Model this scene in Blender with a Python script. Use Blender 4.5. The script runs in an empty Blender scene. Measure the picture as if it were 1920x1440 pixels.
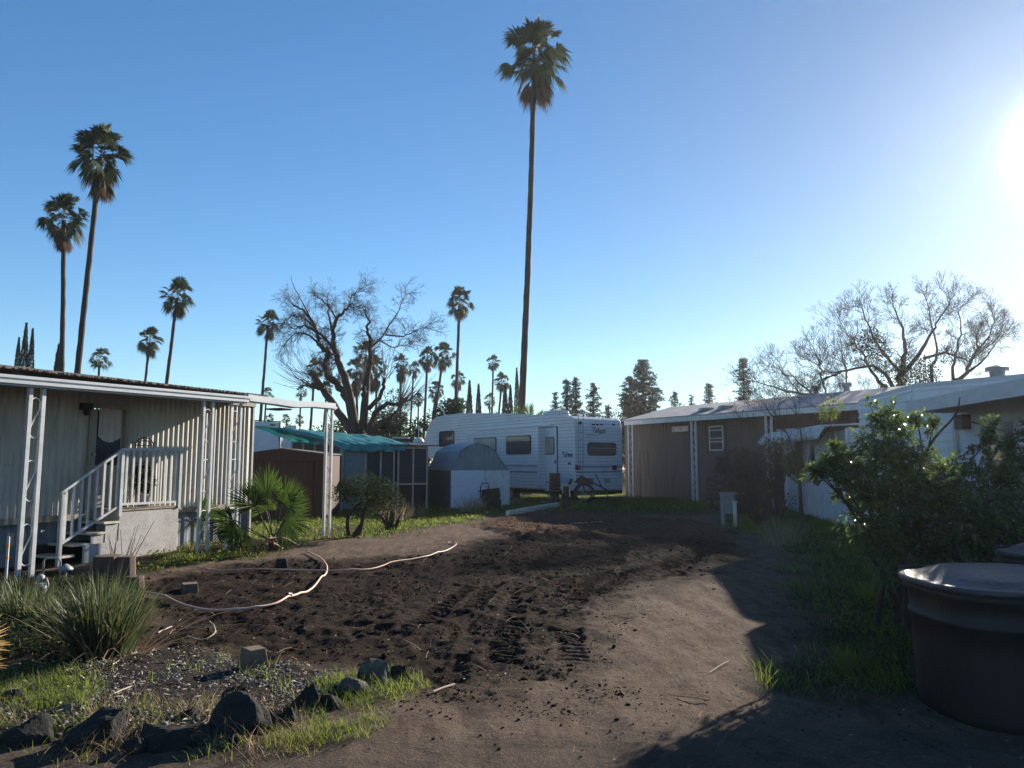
import bpy, math, random
import numpy as np
from mathutils import Vector

random.seed(7)
rng = np.random.default_rng(11)
SC = bpy.context.scene
COL = SC.collection
rad = math.radians

# ------------------------------------------------------------------ camera
EYE = 1.6
PITCH = rad(6.13)
FPX = 1397.0                       # focal length in pixels of the 1920 px wide photograph
cd = bpy.data.cameras.new('camera')
cam = bpy.data.objects.new('camera', cd)
COL.objects.link(cam)
cam.location = (0, 0, EYE)
cam.rotation_euler = (rad(90) + PITCH, 0, 0)
cd.sensor_width = 36
cd.lens = FPX / 1920 * 36
cd.clip_start = 0.05
cd.clip_end = 3000
SC.camera = cam

# ------------------------------------------------------------------ sky, sun, exposure
SUN_AZ = rad(38.9)                 # clockwise from +Y
SUN_EL = rad(19.3)
SUNV = Vector((math.sin(SUN_AZ) * math.cos(SUN_EL), math.cos(SUN_AZ) * math.cos(SUN_EL), math.sin(SUN_EL)))
world = bpy.data.worlds.new('World')
SC.world = world
world.use_nodes = True
wn, wl = world.node_tree.nodes, world.node_tree.links
bg = wn['Background']
sky = wn.new('ShaderNodeTexSky')
sky.sky_type = 'NISHITA'
sky.sun_disc = False
sky.sun_elevation = SUN_EL
sky.sun_rotation = SUN_AZ
sky.air_density = 1.0
sky.dust_density = 0.1
sky.ozone_density = 3.0
bg.inputs['Strength'].default_value = 0.062
# glow of the low sun in the air round it (a function of the angle to the sun only)
tc = wn.new('ShaderNodeTexCoord')
nrm = wn.new('ShaderNodeVectorMath'); nrm.operation = 'NORMALIZE'
dot = wn.new('ShaderNodeVectorMath'); dot.operation = 'DOT_PRODUCT'
dot.inputs[1].default_value = SUNV
wl.new(tc.outputs['Generated'], nrm.inputs[0])
wl.new(nrm.outputs[0], dot.inputs[0])
def wmath(op, a, b):
    n = wn.new('ShaderNodeMath'); n.operation = op
    for i, v in enumerate((a, b)):
        if isinstance(v, (int, float)): n.inputs[i].default_value = v
        else: wl.new(v, n.inputs[i])
    return n.outputs[0]
d0 = wmath('MAXIMUM', dot.outputs['Value'], 0.0)
GLOW = wmath('ADD', wmath('MULTIPLY', wmath('POWER', d0, 1200.0), 30.0),
             wmath('ADD', wmath('MULTIPLY', wmath('POWER', d0, 110.0), 1.4), wmath('MULTIPLY', wmath('POWER', d0, 10.0), .05)))
gcol = wn.new('ShaderNodeVectorMath'); gcol.operation = 'SCALE'
gcol.inputs[0].default_value = (1.0, 0.98, 0.93)
wl.new(GLOW, gcol.inputs['Scale'])
hs = wn.new('ShaderNodeHueSaturation')
hs.inputs['Saturation'].default_value = 1.14
tint = wn.new('ShaderNodeVectorMath'); tint.operation = 'MULTIPLY'; tint.inputs[1].default_value = (.95, 1.02, 1.06)
wl.new(sky.outputs[0], tint.inputs[0]); wl.new(tint.outputs[0], hs.inputs['Color'])
addn = wn.new('ShaderNodeVectorMath'); addn.operation = 'ADD'
damp = wn.new('ShaderNodeVectorMath'); damp.operation = 'SCALE'
wl.new(hs.outputs[0], damp.inputs[0]); wl.new(wmath('SUBTRACT', 1.0, wmath('MULTIPLY', wmath('POWER', d0, 4.0), 0.40)), damp.inputs['Scale'])
wl.new(damp.outputs[0], addn.inputs[0]); wl.new(gcol.outputs[0], addn.inputs[1])
wl.new(addn.outputs[0], bg.inputs['Color'])

sd = bpy.data.lights.new('sun', 'SUN')
sun = bpy.data.objects.new('sun', sd)
COL.objects.link(sun)
sd.energy = 5.0
sd.angle = rad(0.5)
sd.color = (1.0, 0.90, 0.76)
sun.location = SUNV * 60
sun.rotation_euler = (-SUNV).to_track_quat('-Z', 'Y').to_euler()
SC.view_settings.view_transform = 'Standard'
SC.view_settings.look = 'None'
SC.view_settings.exposure = 1.5
SC.view_settings.gamma = 1.0
SC.render.engine = 'CYCLES'

# ------------------------------------------------------------------ rays: a pixel of the photograph to a point in the place
CP, SP = math.cos(PITCH), math.sin(PITCH)
def ray(px, py):
    a = (px - 960) / FPX; b = (720 - py) / FPX
    return (a, CP - b * SP, b * CP + SP)
def at(px, py, Y):
    r = ray(px, py); k = Y / r[1]
    return Vector((r[0] * k, Y, EYE + r[2] * k))
def G(px, py, z=0.0):
    r = ray(px, py); k = (z - EYE) / r[2]
    return Vector((r[0] * k, r[1] * k, z))
class Frame:
    """vertical plane through p0 along u; d counts outwards (towards the viewer's side)"""
    def __init__(s, p0, u, side=1):
        s.p = Vector((p0[0], p0[1])); s.u = Vector(u).normalized()
        s.n = Vector((s.u.y, -s.u.x)) * side
    def w(s, a, d, z):
        q = s.p + s.u * a + s.n * d
        return Vector((q.x, q.y, z))
    def hit(s, px, py, d=0.0):
        r = ray(px, py); q = s.p + s.n * d
        k = (q.x * s.n.x + q.y * s.n.y) / (r[0] * s.n.x + r[1] * s.n.y)
        x, y, z = r[0] * k, r[1] * k, EYE + r[2] * k
        return ((x - q.x) * s.u.x + (y - q.y) * s.u.y, z)

# ------------------------------------------------------------------ materials
def nd(nt, t, **kw):
    n = nt.nodes.new(t)
    for k, v in kw.items(): setattr(n, k, v)
    return n
def mathn(nt, op, a, b=None, c=None):
    n = nd(nt, 'ShaderNodeMath', operation=op)
    for i, v in enumerate((a, b, c)):
        if v is None: continue
        if isinstance(v, (int, float)): n.inputs[i].default_value = v
        else: nt.links.new(v, n.inputs[i])
    return n.outputs[0]
def mixc(nt, f, a, b):
    n = nd(nt, 'ShaderNodeMix', data_type='RGBA')
    if isinstance(f, (int, float)): n.inputs[0].default_value = f
    else: nt.links.new(f, n.inputs[0])
    for i, v in ((6, a), (7, b)):
        if isinstance(v, tuple): n.inputs[i].default_value = (*v, 1)
        else: nt.links.new(v, n.inputs[i])
    return n.outputs[2]
def noise(nt, vec, scale, detail=4, rough=0.6):
    n = nd(nt, 'ShaderNodeTexNoise')
    n.inputs['Scale'].default_value = scale; n.inputs['Detail'].default_value = detail
    n.inputs['Roughness'].default_value = rough
    nt.links.new(vec, n.inputs['Vector'])
    return n.outputs['Fac']
def ramp(nt, f, lo, hi):
    n = nd(nt, 'ShaderNodeMapRange', clamp=True)
    n.inputs[1].default_value = lo; n.inputs[2].default_value = hi
    nt.links.new(f, n.inputs[0])
    return n.outputs[0]
def M(name, c1, c2=None, rough=0.8, scale=3.0, bump=0.0, bscale=30.0, spec=0.3, transl=0.0, rnd=0.0,
      metal=0.0, groove=None, dirt=0.0, streak=None, tcol=None):
    m = bpy.data.materials.new(name); m.use_nodes = True
    nt = m.node_tree; b = nt.nodes['Principled BSDF']; L = nt.links
    t = nd(nt, 'ShaderNodeTexCoord').outputs['Object']
    if streak:
        mp = nd(nt, 'ShaderNodeMapping'); mp.inputs['Scale'].default_value = streak
        L.new(t, mp.inputs['Vector']); ts = mp.outputs[0]
    else: ts = t
    c2 = c2 or tuple(v * 0.75 for v in c1)
    f = ramp(nt, noise(nt, ts, scale, 6), 0.32, 0.68)
    col = mixc(nt, f, c1, c2)
    if dirt:
        col = mixc(nt, mathn(nt, 'MULTIPLY', ramp(nt, noise(nt, ts, scale * 2.7, 8, 0.7), 0.5, 0.75), dirt), col, (0.05, 0.04, 0.03))
    hgt = None
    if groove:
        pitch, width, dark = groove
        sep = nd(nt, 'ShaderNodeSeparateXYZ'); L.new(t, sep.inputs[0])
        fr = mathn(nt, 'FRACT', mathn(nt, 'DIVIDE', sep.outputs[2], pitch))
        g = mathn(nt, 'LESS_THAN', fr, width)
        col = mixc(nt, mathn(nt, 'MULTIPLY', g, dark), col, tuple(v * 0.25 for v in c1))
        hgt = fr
    if rnd:
        gi = nd(nt, 'ShaderNodeNewGeometry').outputs['Random Per Island']
        h = nd(nt, 'ShaderNodeHueSaturation')
        L.new(mathn(nt, 'ADD', mathn(nt, 'MULTIPLY', gi, 2 * rnd), 1 - rnd), h.inputs['Value'])
        L.new(mathn(nt, 'ADD', mathn(nt, 'MULTIPLY', mathn(nt, 'FRACT', mathn(nt, 'MULTIPLY', gi, 7.3)), 0.05), 0.475), h.inputs['Hue'])
        L.new(col, h.inputs['Color']); col = h.outputs[0]
    L.new(col, b.inputs['Base Color'])
    b.inputs['Roughness'].default_value = rough
    b.inputs['Specular IOR Level'].default_value = spec
    b.inputs['Metallic'].default_value = metal
    if bump or groove:
        bn = nd(nt, 'ShaderNodeBump')
        if groove:
            bn.inputs['Strength'].default_value = 0.6; bn.inputs['Distance'].default_value = 0.02
            if bump: hgt = mathn(nt, 'ADD', hgt, mathn(nt, 'MULTIPLY', noise(nt, t, bscale, 4), bump))
            L.new(hgt, bn.inputs['Height'])
        else:
            bn.inputs['Strength'].default_value = bump; bn.inputs['Distance'].default_value = 0.02
            L.new(noise(nt, t, bscale, 6, 0.65), bn.inputs['Height'])
        L.new(bn.outputs[0], b.inputs['Normal'])
    if transl:
        tr = nd(nt, 'ShaderNodeBsdfTranslucent')
        hv = nd(nt, 'ShaderNodeHueSaturation'); hv.inputs['Value'].default_value = 1.5
        L.new(col, hv.inputs['Color'])
        if tcol: L.new(mixc(nt, 0.6, hv.outputs[0], tcol), tr.inputs['Color'])
        else: L.new(hv.outputs[0], tr.inputs['Color'])
        mx = nd(nt, 'ShaderNodeMixShader'); mx.inputs[0].default_value = transl
        out = nt.nodes['Material Output']
        L.new(b.outputs[0], mx.inputs[1]); L.new(tr.outputs[0], mx.inputs[2]); L.new(mx.outputs[0], out.inputs[0])
    return m
def glass(name, c, rough=0.08):
    m = M(name, c, tuple(v * 1.6 for v in c), rough=rough, spec=0.6, scale=1.5)
    return m

MT = dict(
    cream=M('cream_siding_paint', (0.43, 0.415, 0.375), (0.32, 0.31, 0.28), 0.5, scale=1.2, dirt=0.4, streak=(3, 3, .5)),
    creamtrim=M('cream_trim_paint', (0.27, 0.24, 0.185), None, 0.6, scale=3, dirt=.4),
    white=M('white_metal_paint', (0.50, 0.51, 0.52), (0.38, 0.39, 0.39), 0.42, scale=4, dirt=0.3),
    fascia=M('white_gutter_paint', (0.42, 0.45, 0.49), (0.34, 0.37, 0.4), 0.45, scale=2, dirt=0.25, streak=(1, 1, 6)),
    soffit=M('brown_soffit', (0.075, 0.05, 0.035), None, 0.7),
    shingle=M('worn_roof_shingle', (0.075, 0.055, 0.05), (0.16, 0.145, 0.13), 0.9, scale=9, bump=0.6, bscale=25),
    greyshingle=M('grey_roof_shingle', (0.25, 0.26, 0.29), (0.17, 0.17, 0.2), 0.9, scale=2.2, bump=0.5, bscale=14, dirt=.2),
    skirt=M('grey_skirting', (0.16, 0.18, 0.21), None, 0.7, scale=4, dirt=0.4),
    stucco=M('painted_block_wall', (0.40, 0.385, 0.38), (0.31, 0.295, 0.29), 0.85, scale=3, bump=0.4, bscale=40, dirt=0.35),
    doorp=M('door_paint', (0.33, 0.30, 0.245), None, 0.5, scale=3),
    cloth=M('door_curtain_cloth', (0.48, 0.44, 0.4), None, 0.9, scale=5),
    dark=M('dark_metal', (0.02, 0.02, 0.022), None, 0.5),
    navy=M('dark_blue_glass', (0.012, 0.014, 0.035), None, 0.15, spec=.6),
    chrome=M('dull_chrome', (0.5, 0.5, 0.5), None, 0.25, metal=1),
    woodgrey=M('weathered_wood', (0.3, 0.25, 0.2), (0.17, 0.13, 0.1), 0.85, scale=5, bump=.5, bscale=30, streak=(1, 1, 6)),
    woodstep=M('painted_step_edge', (0.55, 0.5, 0.4), None, 0.7, dirt=.4),
    brownshed=M('brown_shed_boards', (0.045, 0.020, 0.015), (0.028, 0.013, 0.011), 0.75, scale=3, dirt=.3, streak=(6, 6, .6)),
    teal=M('teal_tarp', (0.02, 0.22, 0.22), (0.015, 0.13, 0.14), 0.45, scale=3, bump=.5, bscale=7, transl=.15, spec=.5),
    palewood=M('pale_frame_wood', (0.38, 0.33, 0.28), None, 0.7, dirt=.3),
    screen=M('dark_insect_screen', (0.018, 0.026, 0.042), (0.042, 0.022, 0.022), 0.6, scale=.8),
    bluepanel=M('faded_blue_panel', (0.12, 0.18, 0.21), (0.17, 0.19, 0.17), 0.6, scale=3, dirt=.5),
    shedblue=M('blue_grey_shed_sheet', (0.10, 0.16, 0.22), (0.06, 0.115, 0.165), 0.5, scale=1.5, spec=.4, dirt=.2),
    shedgrey=M('ribbed_grey_shed_sheet', (0.18, 0.22, 0.24), (0.12, 0.16, 0.185), 0.5, scale=2),
    shedgreen=M('green_grey_shed_wall', (0.06, 0.08, 0.08), None, 0.6, scale=3, dirt=.4),
    foam=M('rough_white_board', (0.50, 0.54, 0.62), (0.40, 0.44, 0.52), 0.8, scale=14, bump=1.0, bscale=9),
    paleboard=M('grey_white_board', (0.5, 0.52, 0.54), (0.36, 0.38, 0.4), 0.7, scale=4, dirt=.4),
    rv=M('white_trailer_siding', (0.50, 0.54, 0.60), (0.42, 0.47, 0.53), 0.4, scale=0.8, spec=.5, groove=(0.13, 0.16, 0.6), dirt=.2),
    rvplain=M('white_trailer_panel', (0.48, 0.52, 0.58), (0.41, 0.45, 0.51), 0.4, scale=1.2, spec=.5, dirt=.2),
    rvroof=M('trailer_roof_rubber', (0.35, 0.36, 0.36), None, 0.8),
    stripe=M('blue_grey_stripe', (0.06, 0.08, 0.12), None, 0.5),
    glass=glass('dark_window_glass', (0.03, 0.035, 0.045)),
    paleglass=glass('pale_curtained_glass', (0.16, 0.17, 0.16), .2),
    black=M('black_rubber', (0.012, 0.012, 0.013), None, 0.7),
    lamp_red=M('red_tail_lens', (0.08, 0.012, 0.012), None, 0.3),
    rust=M('rusted_iron', (0.10, 0.05, 0.035), (0.05, 0.03, 0.025), 0.85, scale=9, bump=.6, bscale=40),
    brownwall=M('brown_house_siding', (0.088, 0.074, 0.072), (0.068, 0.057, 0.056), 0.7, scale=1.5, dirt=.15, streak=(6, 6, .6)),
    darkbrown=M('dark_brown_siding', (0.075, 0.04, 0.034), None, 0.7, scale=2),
    lap=M('pale_blue_lap_siding', (0.55, 0.60, 0.64), (0.46, 0.51, 0.55), 0.5, scale=2, dirt=.2),
    tan=M('grey_wall_paint', (0.50, 0.56, 0.64), (0.42, 0.48, 0.56), 0.7, scale=2),
    awn=M('corrugated_awning_metal', (0.5, 0.53, 0.55), None, 0.4, scale=3, dirt=.3, spec=.5),
    asphalt=None,
    hose=M('faded_pink_hose', (0.60, 0.42, 0.35), (0.48, 0.30, 0.23), 0.6, scale=2.5, spec=.15),
    hose2=M('dull_red_hose', (0.30, 0.11, 0.07), (0.55, 0.4, 0.32), 0.5, scale=.6, spec=.5),
    concrete=M('old_concrete', (0.17, 0.125, 0.09), (0.09, 0.068, 0.05), 0.9, scale=6, bump=.9, bscale=50),
    rock=M('dark_basalt_rock', (0.030, 0.029, 0.028), (0.011, 0.012, 0.012), 0.85, scale=7, bump=1.0, bscale=22, dirt=.3, spec=.1),
    rocklight=M('pale_lichened_rock', (0.13, 0.12, 0.10), (0.02, 0.02, 0.019), 0.85, scale=11, bump=1.0, bscale=24, spec=.1),
    bark=M('grey_brown_bark', (0.055, 0.038, 0.03), (0.03, 0.022, 0.02), 0.9, scale=6, bump=.8, bscale=30),
    twig=M('dry_twig_bark', (0.06, 0.04, 0.036), (0.04, 0.028, 0.026), 0.9, scale=6),
    palmtrunk=M('ringed_palm_bark', (0.05, 0.037, 0.03), (0.028, 0.022, 0.02), 0.9, scale=5, bump=.8, bscale=14, streak=(1, 1, 3)),
    frond=M('palm_frond_green', (0.045, 0.062, 0.025), (0.03, 0.042, 0.018), 0.6, scale=1.5, transl=.2, rnd=.35, spec=.12),
    deadfrond=M('dead_palm_frond', (0.10, 0.065, 0.038), (0.055, 0.038, 0.026), 0.9, scale=1.5, transl=.15, rnd=.5, spec=.03),
    fan=M('young_fan_leaf', (0.024, 0.048, 0.014), (0.016, 0.034, 0.012), 0.4, scale=2, transl=.22, rnd=.35, spec=.35, tcol=(.12, .20, .02)),
    yellowfan=M('yellowed_fan_leaf', (0.42, 0.33, 0.08), (0.3, 0.14, 0.10), 0.5, scale=5, transl=.35, rnd=.3),
    grass=M('short_green_grass', (0.045, 0.075, 0.02), (0.028, 0.048, 0.015), 0.6, scale=2, transl=.45, rnd=.5, spec=.1, tcol=(.34, .42, .06)),
    drygrass=M('dry_straw_grass', (0.33, 0.25, 0.15), (0.2, 0.14, 0.09), 0.7, scale=3, transl=.35, rnd=.4),
    yucca=M('strap_leaf_green', (0.055, 0.07, 0.035), (0.03, 0.042, 0.02), 0.45, scale=3, transl=.28, rnd=.5, spec=.3, tcol=(.2, .24, .09)),
    laurel=M('glossy_laurel_leaf', (0.045, 0.07, 0.03), (0.03, 0.05, 0.022), 0.24, scale=2, transl=.34, rnd=.4, spec=.9, tcol=(.22, .32, .06)),
    shrub=M('small_shrub_leaf', (0.03, 0.045, 0.018), (0.018, 0.028, 0.013), 0.7, scale=2, transl=.25, rnd=.4, spec=.08),
    pine=M('pine_needle_green', (0.06, 0.085, 0.065), (0.04, 0.06, 0.048), 0.8, scale=.6, transl=.2, rnd=.3, spec=.1),  # needle green lightened, with the hazy look of distance put into the colour
    cypress=M('cypress_green', (0.03, 0.045, 0.025), (0.018, 0.03, 0.018), 0.7, scale=2, transl=.1, rnd=.3),
    terracotta=M('terracotta', (0.28, 0.10, 0.05), None, 0.8),
    bin=M('dark_grey_bin_plastic', (0.013, 0.016, 0.017), (0.007, 0.009, 0.010), 0.5, scale=5, spec=.25, bump=.3, bscale=60, streak=(1, 1, .3)),
    binlid=M('weathered_bin_lid', (0.03, 0.036, 0.045), (0.018, 0.022, 0.028), 0.36, scale=5, spec=.4, bump=.7, bscale=22),
    galv=M('galvanised_grey_metal', (0.24, 0.26, 0.27), (0.17, 0.18, 0.19), 0.5, scale=5, dirt=.3),
    beam=M('weathered_white_timber', (0.62, 0.56, 0.48), (0.4, 0.34, 0.27), 0.8, scale=5, dirt=.5, streak=(1, 1, 3)),
    orange=M('orange_reflective_band', (0.8, 0.33, 0.03), None, 0.5),
    litter=M('pale_litter', (0.42, 0.37, 0.31), (0.26, 0.2, 0.14), 0.9, rnd=.5, spec=.06),
    pebble=M('mixed_pebble', (0.2, 0.19, 0.18), (0.07, 0.066, 0.062), 0.9, scale=14, rnd=.7, spec=.06),
    redchip=M('reddish_stone', (0.10, 0.065, 0.05), (.06, .042, .035), 0.85, scale=5, bump=.5),
)

# ------------------------------------------------------------------ mesh helpers
class MB:
    def __init__(s): s.v = []; s.f = []; s.n = 0; s.arr = []
    def add(s, vs, fs):
        o = s.n
        s.v.extend([tuple(p) for p in vs]); s.f.extend([tuple(i + o for i in f) for f in fs]); s.n += len(vs)
    def hexa(s, p):                  # eight corners: 0-3 bottom loop, 4-7 top loop
        s.add(p, [(3, 2, 1, 0), (4, 5, 6, 7), (0, 1, 5, 4), (1, 2, 6, 5), (2, 3, 7, 6), (3, 0, 4, 7)])
    def box(s, x0, x1, y0, y1, z0, z1):
        s.hexa([(x0, y0, z0), (x1, y0, z0), (x1, y1, z0), (x0, y1, z0), (x0, y0, z1), (x1, y0, z1), (x1, y1, z1), (x0, y1, z1)])
    def fbox(s, F, a0, a1, d0, d1, z0, z1, dz=0.0):   # box in a frame, top and bottom may slope by dz over its length
        s.hexa([F.w(a0, d0, z0), F.w(a1, d0, z0 + dz), F.w(a1, d1, z0 + dz), F.w(a0, d1, z0),
                F.w(a0, d0, z1), F.w(a1, d0, z1 + dz), F.w(a1, d1, z1 + dz), F.w(a0, d1, z1)])
    def prism(s, F, poly, d0, d1):   # polygon (a,z) given thickness from d0 to d1
        n = len(poly)
        vs = [F.w(a, d0, z) for a, z in poly] + [F.w(a, d1, z) for a, z in poly]
        fs = [tuple(range(n)), tuple(range(2 * n - 1, n - 1, -1))]
        fs += [(i, i + n, (i + 1) % n + n, (i + 1) % n) for i in range(n)]
        s.add(vs, fs)
    def tube(s, pts, r, n=6, cap=True):
        pts = [Vector(p) for p in pts]
        rs = r if isinstance(r, (list, tuple)) else [r] * len(pts)
        vs = []; side = None
        for i, p in enumerate(pts):
            t = (pts[min(i + 1, len(pts) - 1)] - pts[max(i - 1, 0)])
            if t.length < 1e-9: t = Vector((0, 0, 1))
            t.normalize()
            if side is None:
                side = t.orthogonal().normalized()
            side = (side - t * side.dot(t))
            if side.length < 1e-6: side = t.orthogonal()
            side.normalize(); b = t.cross(side)
            for k in range(n):
                a = 2 * math.pi * k / n
                vs.append(p + (side * math.cos(a) + b * math.sin(a)) * rs[i])
        fs = []
        for i in range(len(pts) - 1):
            for k in range(n):
                k2 = (k + 1) % n
                fs.append((i * n + k, i * n + k2, (i + 1) * n + k2, (i + 1) * n + k))
        if cap:
            fs.append(tuple(range(n - 1, -1, -1))); fs.append(tuple(range((len(pts) - 1) * n, len(pts) * n)))
        s.add(vs, fs)
    def lathe(s, c, prof, n=16):     # prof of (r, z)
        vs = []; fs = []
        for r, z in prof:
            for k in range(n):
                a = 2 * math.pi * k / n
                vs.append((c[0] + r * math.cos(a), c[1] + r * math.sin(a), c[2] + z))
        m = len(prof)
        for i in range(m - 1):
            for k in range(n):
                k2 = (k + 1) % n
                fs.append((i * n + k, i * n + k2, (i + 1) * n + k2, (i + 1) * n + k))
        fs.append(tuple(range(n - 1, -1, -1))); fs.append(tuple(range((m - 1) * n, m * n)))
        s.add(vs, fs)
    def build(s, name, mat, parent=None, smooth=False, org=None, bevel=0):
        me = bpy.data.meshes.new(name)
        o = Vector(org) if org is not None else (wloc(parent) if parent else Vector((0, 0, 0)))
        me.from_pydata([(p[0] - o.x, p[1] - o.y, p[2] - o.z) for p in s.v], [], s.f)
        me.update()
        ob = bpy.data.objects.new(name, me); COL.objects.link(ob)
        me.materials.append(MT[mat] if isinstance(mat, str) else mat)
        if smooth: me.shade_smooth()
        if parent: ob.parent = parent
        elif org is not None: ob.location = o
        if bevel:
            b = ob.modifiers.new('bevel', 'BEVEL'); b.width = bevel; b.segments = 2; b.limit_method = 'ANGLE'
        return ob
WL = {}
def wloc(o):
    v = Vector((0, 0, 0))
    while o is not None: v = v + Vector(o.location); o = o.parent
    return v
def tag(o, label, cat, group=None, kind=None):
    o['label'] = label
    o['category'] = cat
    if group: o['group'] = group
    if kind: o['kind'] = kind
    return o
def thing(name, label, cat, loc=(0, 0, 0), group=None):
    o = bpy.data.objects.new(name, None); COL.objects.link(o); o.location = loc
    o.empty_display_size = 0.2
    return tag(o, label, cat, group)
def arr(name, V, F, mat, parent=None, smooth=False, org=None):
    """mesh from numpy arrays; F is (m,3) or (m,4)"""
    me = bpy.data.meshes.new(name)
    V = np.asarray(V, dtype=np.float32).reshape(-1, 3); F = np.asarray(F, dtype=np.int32)
    o = Vector(org) if org is not None else (wloc(parent) if parent else Vector((0, 0, 0)))
    V = V - np.array(o[:], dtype=np.float32)
    k = F.shape[1]
    me.vertices.add(len(V)); me.vertices.foreach_set('co', V.ravel())
    me.loops.add(F.size); me.loops.foreach_set('vertex_index', F.ravel())
    me.polygons.add(len(F))
    me.polygons.foreach_set('loop_start', np.arange(0, F.size, k, dtype=np.int32))
    me.update(calc_edges=True); me.validate()
    me.materials.append(MT[mat] if isinstance(mat, str) else mat)
    if smooth: me.shade_smooth()
    ob = bpy.data.objects.new(name, me); COL.objects.link(ob)
    if parent: ob.parent = parent
    elif org is not None: ob.location = o
    return ob
def unit(a): return a / np.maximum(np.linalg.norm(a, axis=-1, keepdims=True), 1e-9)
def rsph(n): return unit(rng.normal(size=(n, 3)))
def leaves(P, D, N, L, W, fold=0.25, droop=0.0):
    """diamond leaves folded along the midrib -> V, F(tri)"""
    n = len(P); D = unit(D); S = unit(np.cross(D, N)); N2 = np.cross(S, D)
    L = np.broadcast_to(np.asarray(L, float), (n,))[:, None]; W = np.broadcast_to(np.asarray(W, float), (n,))[:, None]
    tip = P + D * L; tip[:, 2] -= (L[:, 0] * droop)
    m = P + D * L * 0.45
    a = m + S * W / 2 + N2 * W * fold; b = m - S * W / 2 + N2 * W * fold
    V = np.stack([P, a, tip, b], 1).reshape(-1, 3)
    i = np.arange(n)[:, None] * 4
    F = np.concatenate([i + np.array([[0, 1, 2]]), i + np.array([[0, 2, 3]])], 0)
    return V, F
def blades(P, az, H, W, lean, bend, seg=3):
    """curved tapering blades. az direction of lean; lean = horizontal reach per height at base, bend = extra towards the tip"""
    n = len(P); az = np.asarray(az); H = np.broadcast_to(np.asarray(H, float), (n,)); W = np.broadcast_to(np.asarray(W, float), (n,))
    lean = np.broadcast_to(np.asarray(lean, float), (n,)); bend = np.broadcast_to(np.asarray(bend, float), (n,))
    dx, dy = np.cos(az), np.sin(az); rows = []
    tw = rng.uniform(-0.9, 0.9, n); sx, sy = -np.sin(az + tw), np.cos(az + tw)
    for k in range(seg + 1):
        t = k / seg
        out = H * (lean * t + bend * t * t)
        zz = H * (t - 0.45 * bend * t * t * t)
        c = P + np.stack([dx * out, dy * out, zz], 1)
        w = W * (1 - 0.75 * t) / 2
        if k < seg:
            s = np.stack([sx * w, sy * w, w * 0], 1)
            rows += [c - s, c + s]
        else: rows.append(c)
    m = len(rows); V = np.stack(rows, 1).reshape(-1, 3)
    i = np.arange(n)[:, None] * m; F = []
    for k in range(seg - 1):
        F.append(i + np.array([[2 * k, 2 * k + 1, 2 * k + 3]])); F.append(i + np.array([[2 * k, 2 * k + 3, 2 * k + 2]]))
    F.append(i + np.array([[2 * seg - 2, 2 * seg - 1, 2 * seg]]))
    return V, np.concatenate(F, 0)
def merge(parts):
    Vs, Fs, o = [], [], 0
    for V, F in parts: Vs.append(V); Fs.append(F + o); o += len(V)
    return np.concatenate(Vs), np.concatenate(Fs)
_T = rng.random((256, 256))
def vnoise(x, y):
    xi = np.floor(x).astype(int); yi = np.floor(y).astype(int); fx = x - xi; fy = y - yi
    fx = fx * fx * (3 - 2 * fx); fy = fy * fy * (3 - 2 * fy)
    g = lambda a, b: _T[a & 255, b & 255]
    return (g(xi, yi) * (1 - fx) + g(xi + 1, yi) * fx) * (1 - fy) + (g(xi, yi + 1) * (1 - fx) + g(xi + 1, yi + 1) * fx) * fy
def fbm(x, y, f, o=4, g=0.5):
    r = 0; a = 1; t = 0
    for i in range(o):
        r = r + a * vnoise(x * f + 17.3 * i, y * f - 9.1 * i); t += a; a *= g; f *= 2.03
    return r / t

# ------------------------------------------------------------------ the ground
def gp(*pp): return np.array([tuple(G(a, b))[:2] for a, b in pp])
def inpoly(x, y, P, soft=0.3, nf=1.3, na=0.5):
    """soft mask: 1 inside polygon P"""
    n = (fbm(x, y, nf, 4) - 0.5) * na * 2
    ins = np.zeros(x.shape, bool); dmin = np.full(x.shape, 1e9)
    for i in range(len(P)):
        x0, y0 = P[i]; x1, y1 = P[(i + 1) % len(P)]
        c = ((y0 > y) != (y1 > y)) & (x < (x1 - x0) * (y - y0) / (y1 - y0 + 1e-12) + x0)
        ins ^= c
        dx, dy = x1 - x0, y1 - y0
        t = np.clip(((x - x0) * dx + (y - y0) * dy) / (dx * dx + dy * dy), 0, 1)
        dmin = np.minimum(dmin, np.hypot(x - x0 - t * dx, y - y0 - t * dy))
    sd_ = np.where(ins, dmin, -dmin) + n
    return np.clip(sd_ / soft + 0.5, 0, 1)
P_SOIL = gp((240, 1085), (430, 1055), (590, 1050), (700, 1046), (830, 1040), (900, 1018), (1000, 992), (1360, 1000), (1420, 1050), (1345, 1066), (1230, 1090),
            (1120, 1130), (1095, 1200), (1010, 1262), (840, 1300), (560, 1250), (300, 1225))
P_MULCH = gp((900, 985), (960, 968), (1090, 963), (1330, 985), (1400, 1010), (1000, 1010))
P_LG1 = gp((500, 1050), (560, 1015), (700, 1010), (800, 990), (930, 968), (930, 945), (560, 945), (420, 985), (300, 1040), (240, 1075), (330, 1068), (430, 1048))
P_FAR = np.array([(-60, 24), (60, 24), (60, 90), (-60, 90)])
P_RG = gp((1360, 985), (1440, 1010), (1500, 1040), (1480, 1110), (1545, 1200), (1480, 1290), (1730, 1310), (2300, 1330), (2300, 960), (1400, 955))
P_GRAV = gp((-100, 1390), (-100, 1262), (120, 1258), (230, 1240), (330, 1225), (560, 1255), (700, 1290), (560, 1345), (420, 1390))
P_LEFTD = gp((-300, 1270), (-300, 1060), (120, 1070), (230, 1092), (250, 1200), (200, 1245), (60, 1262))
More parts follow.
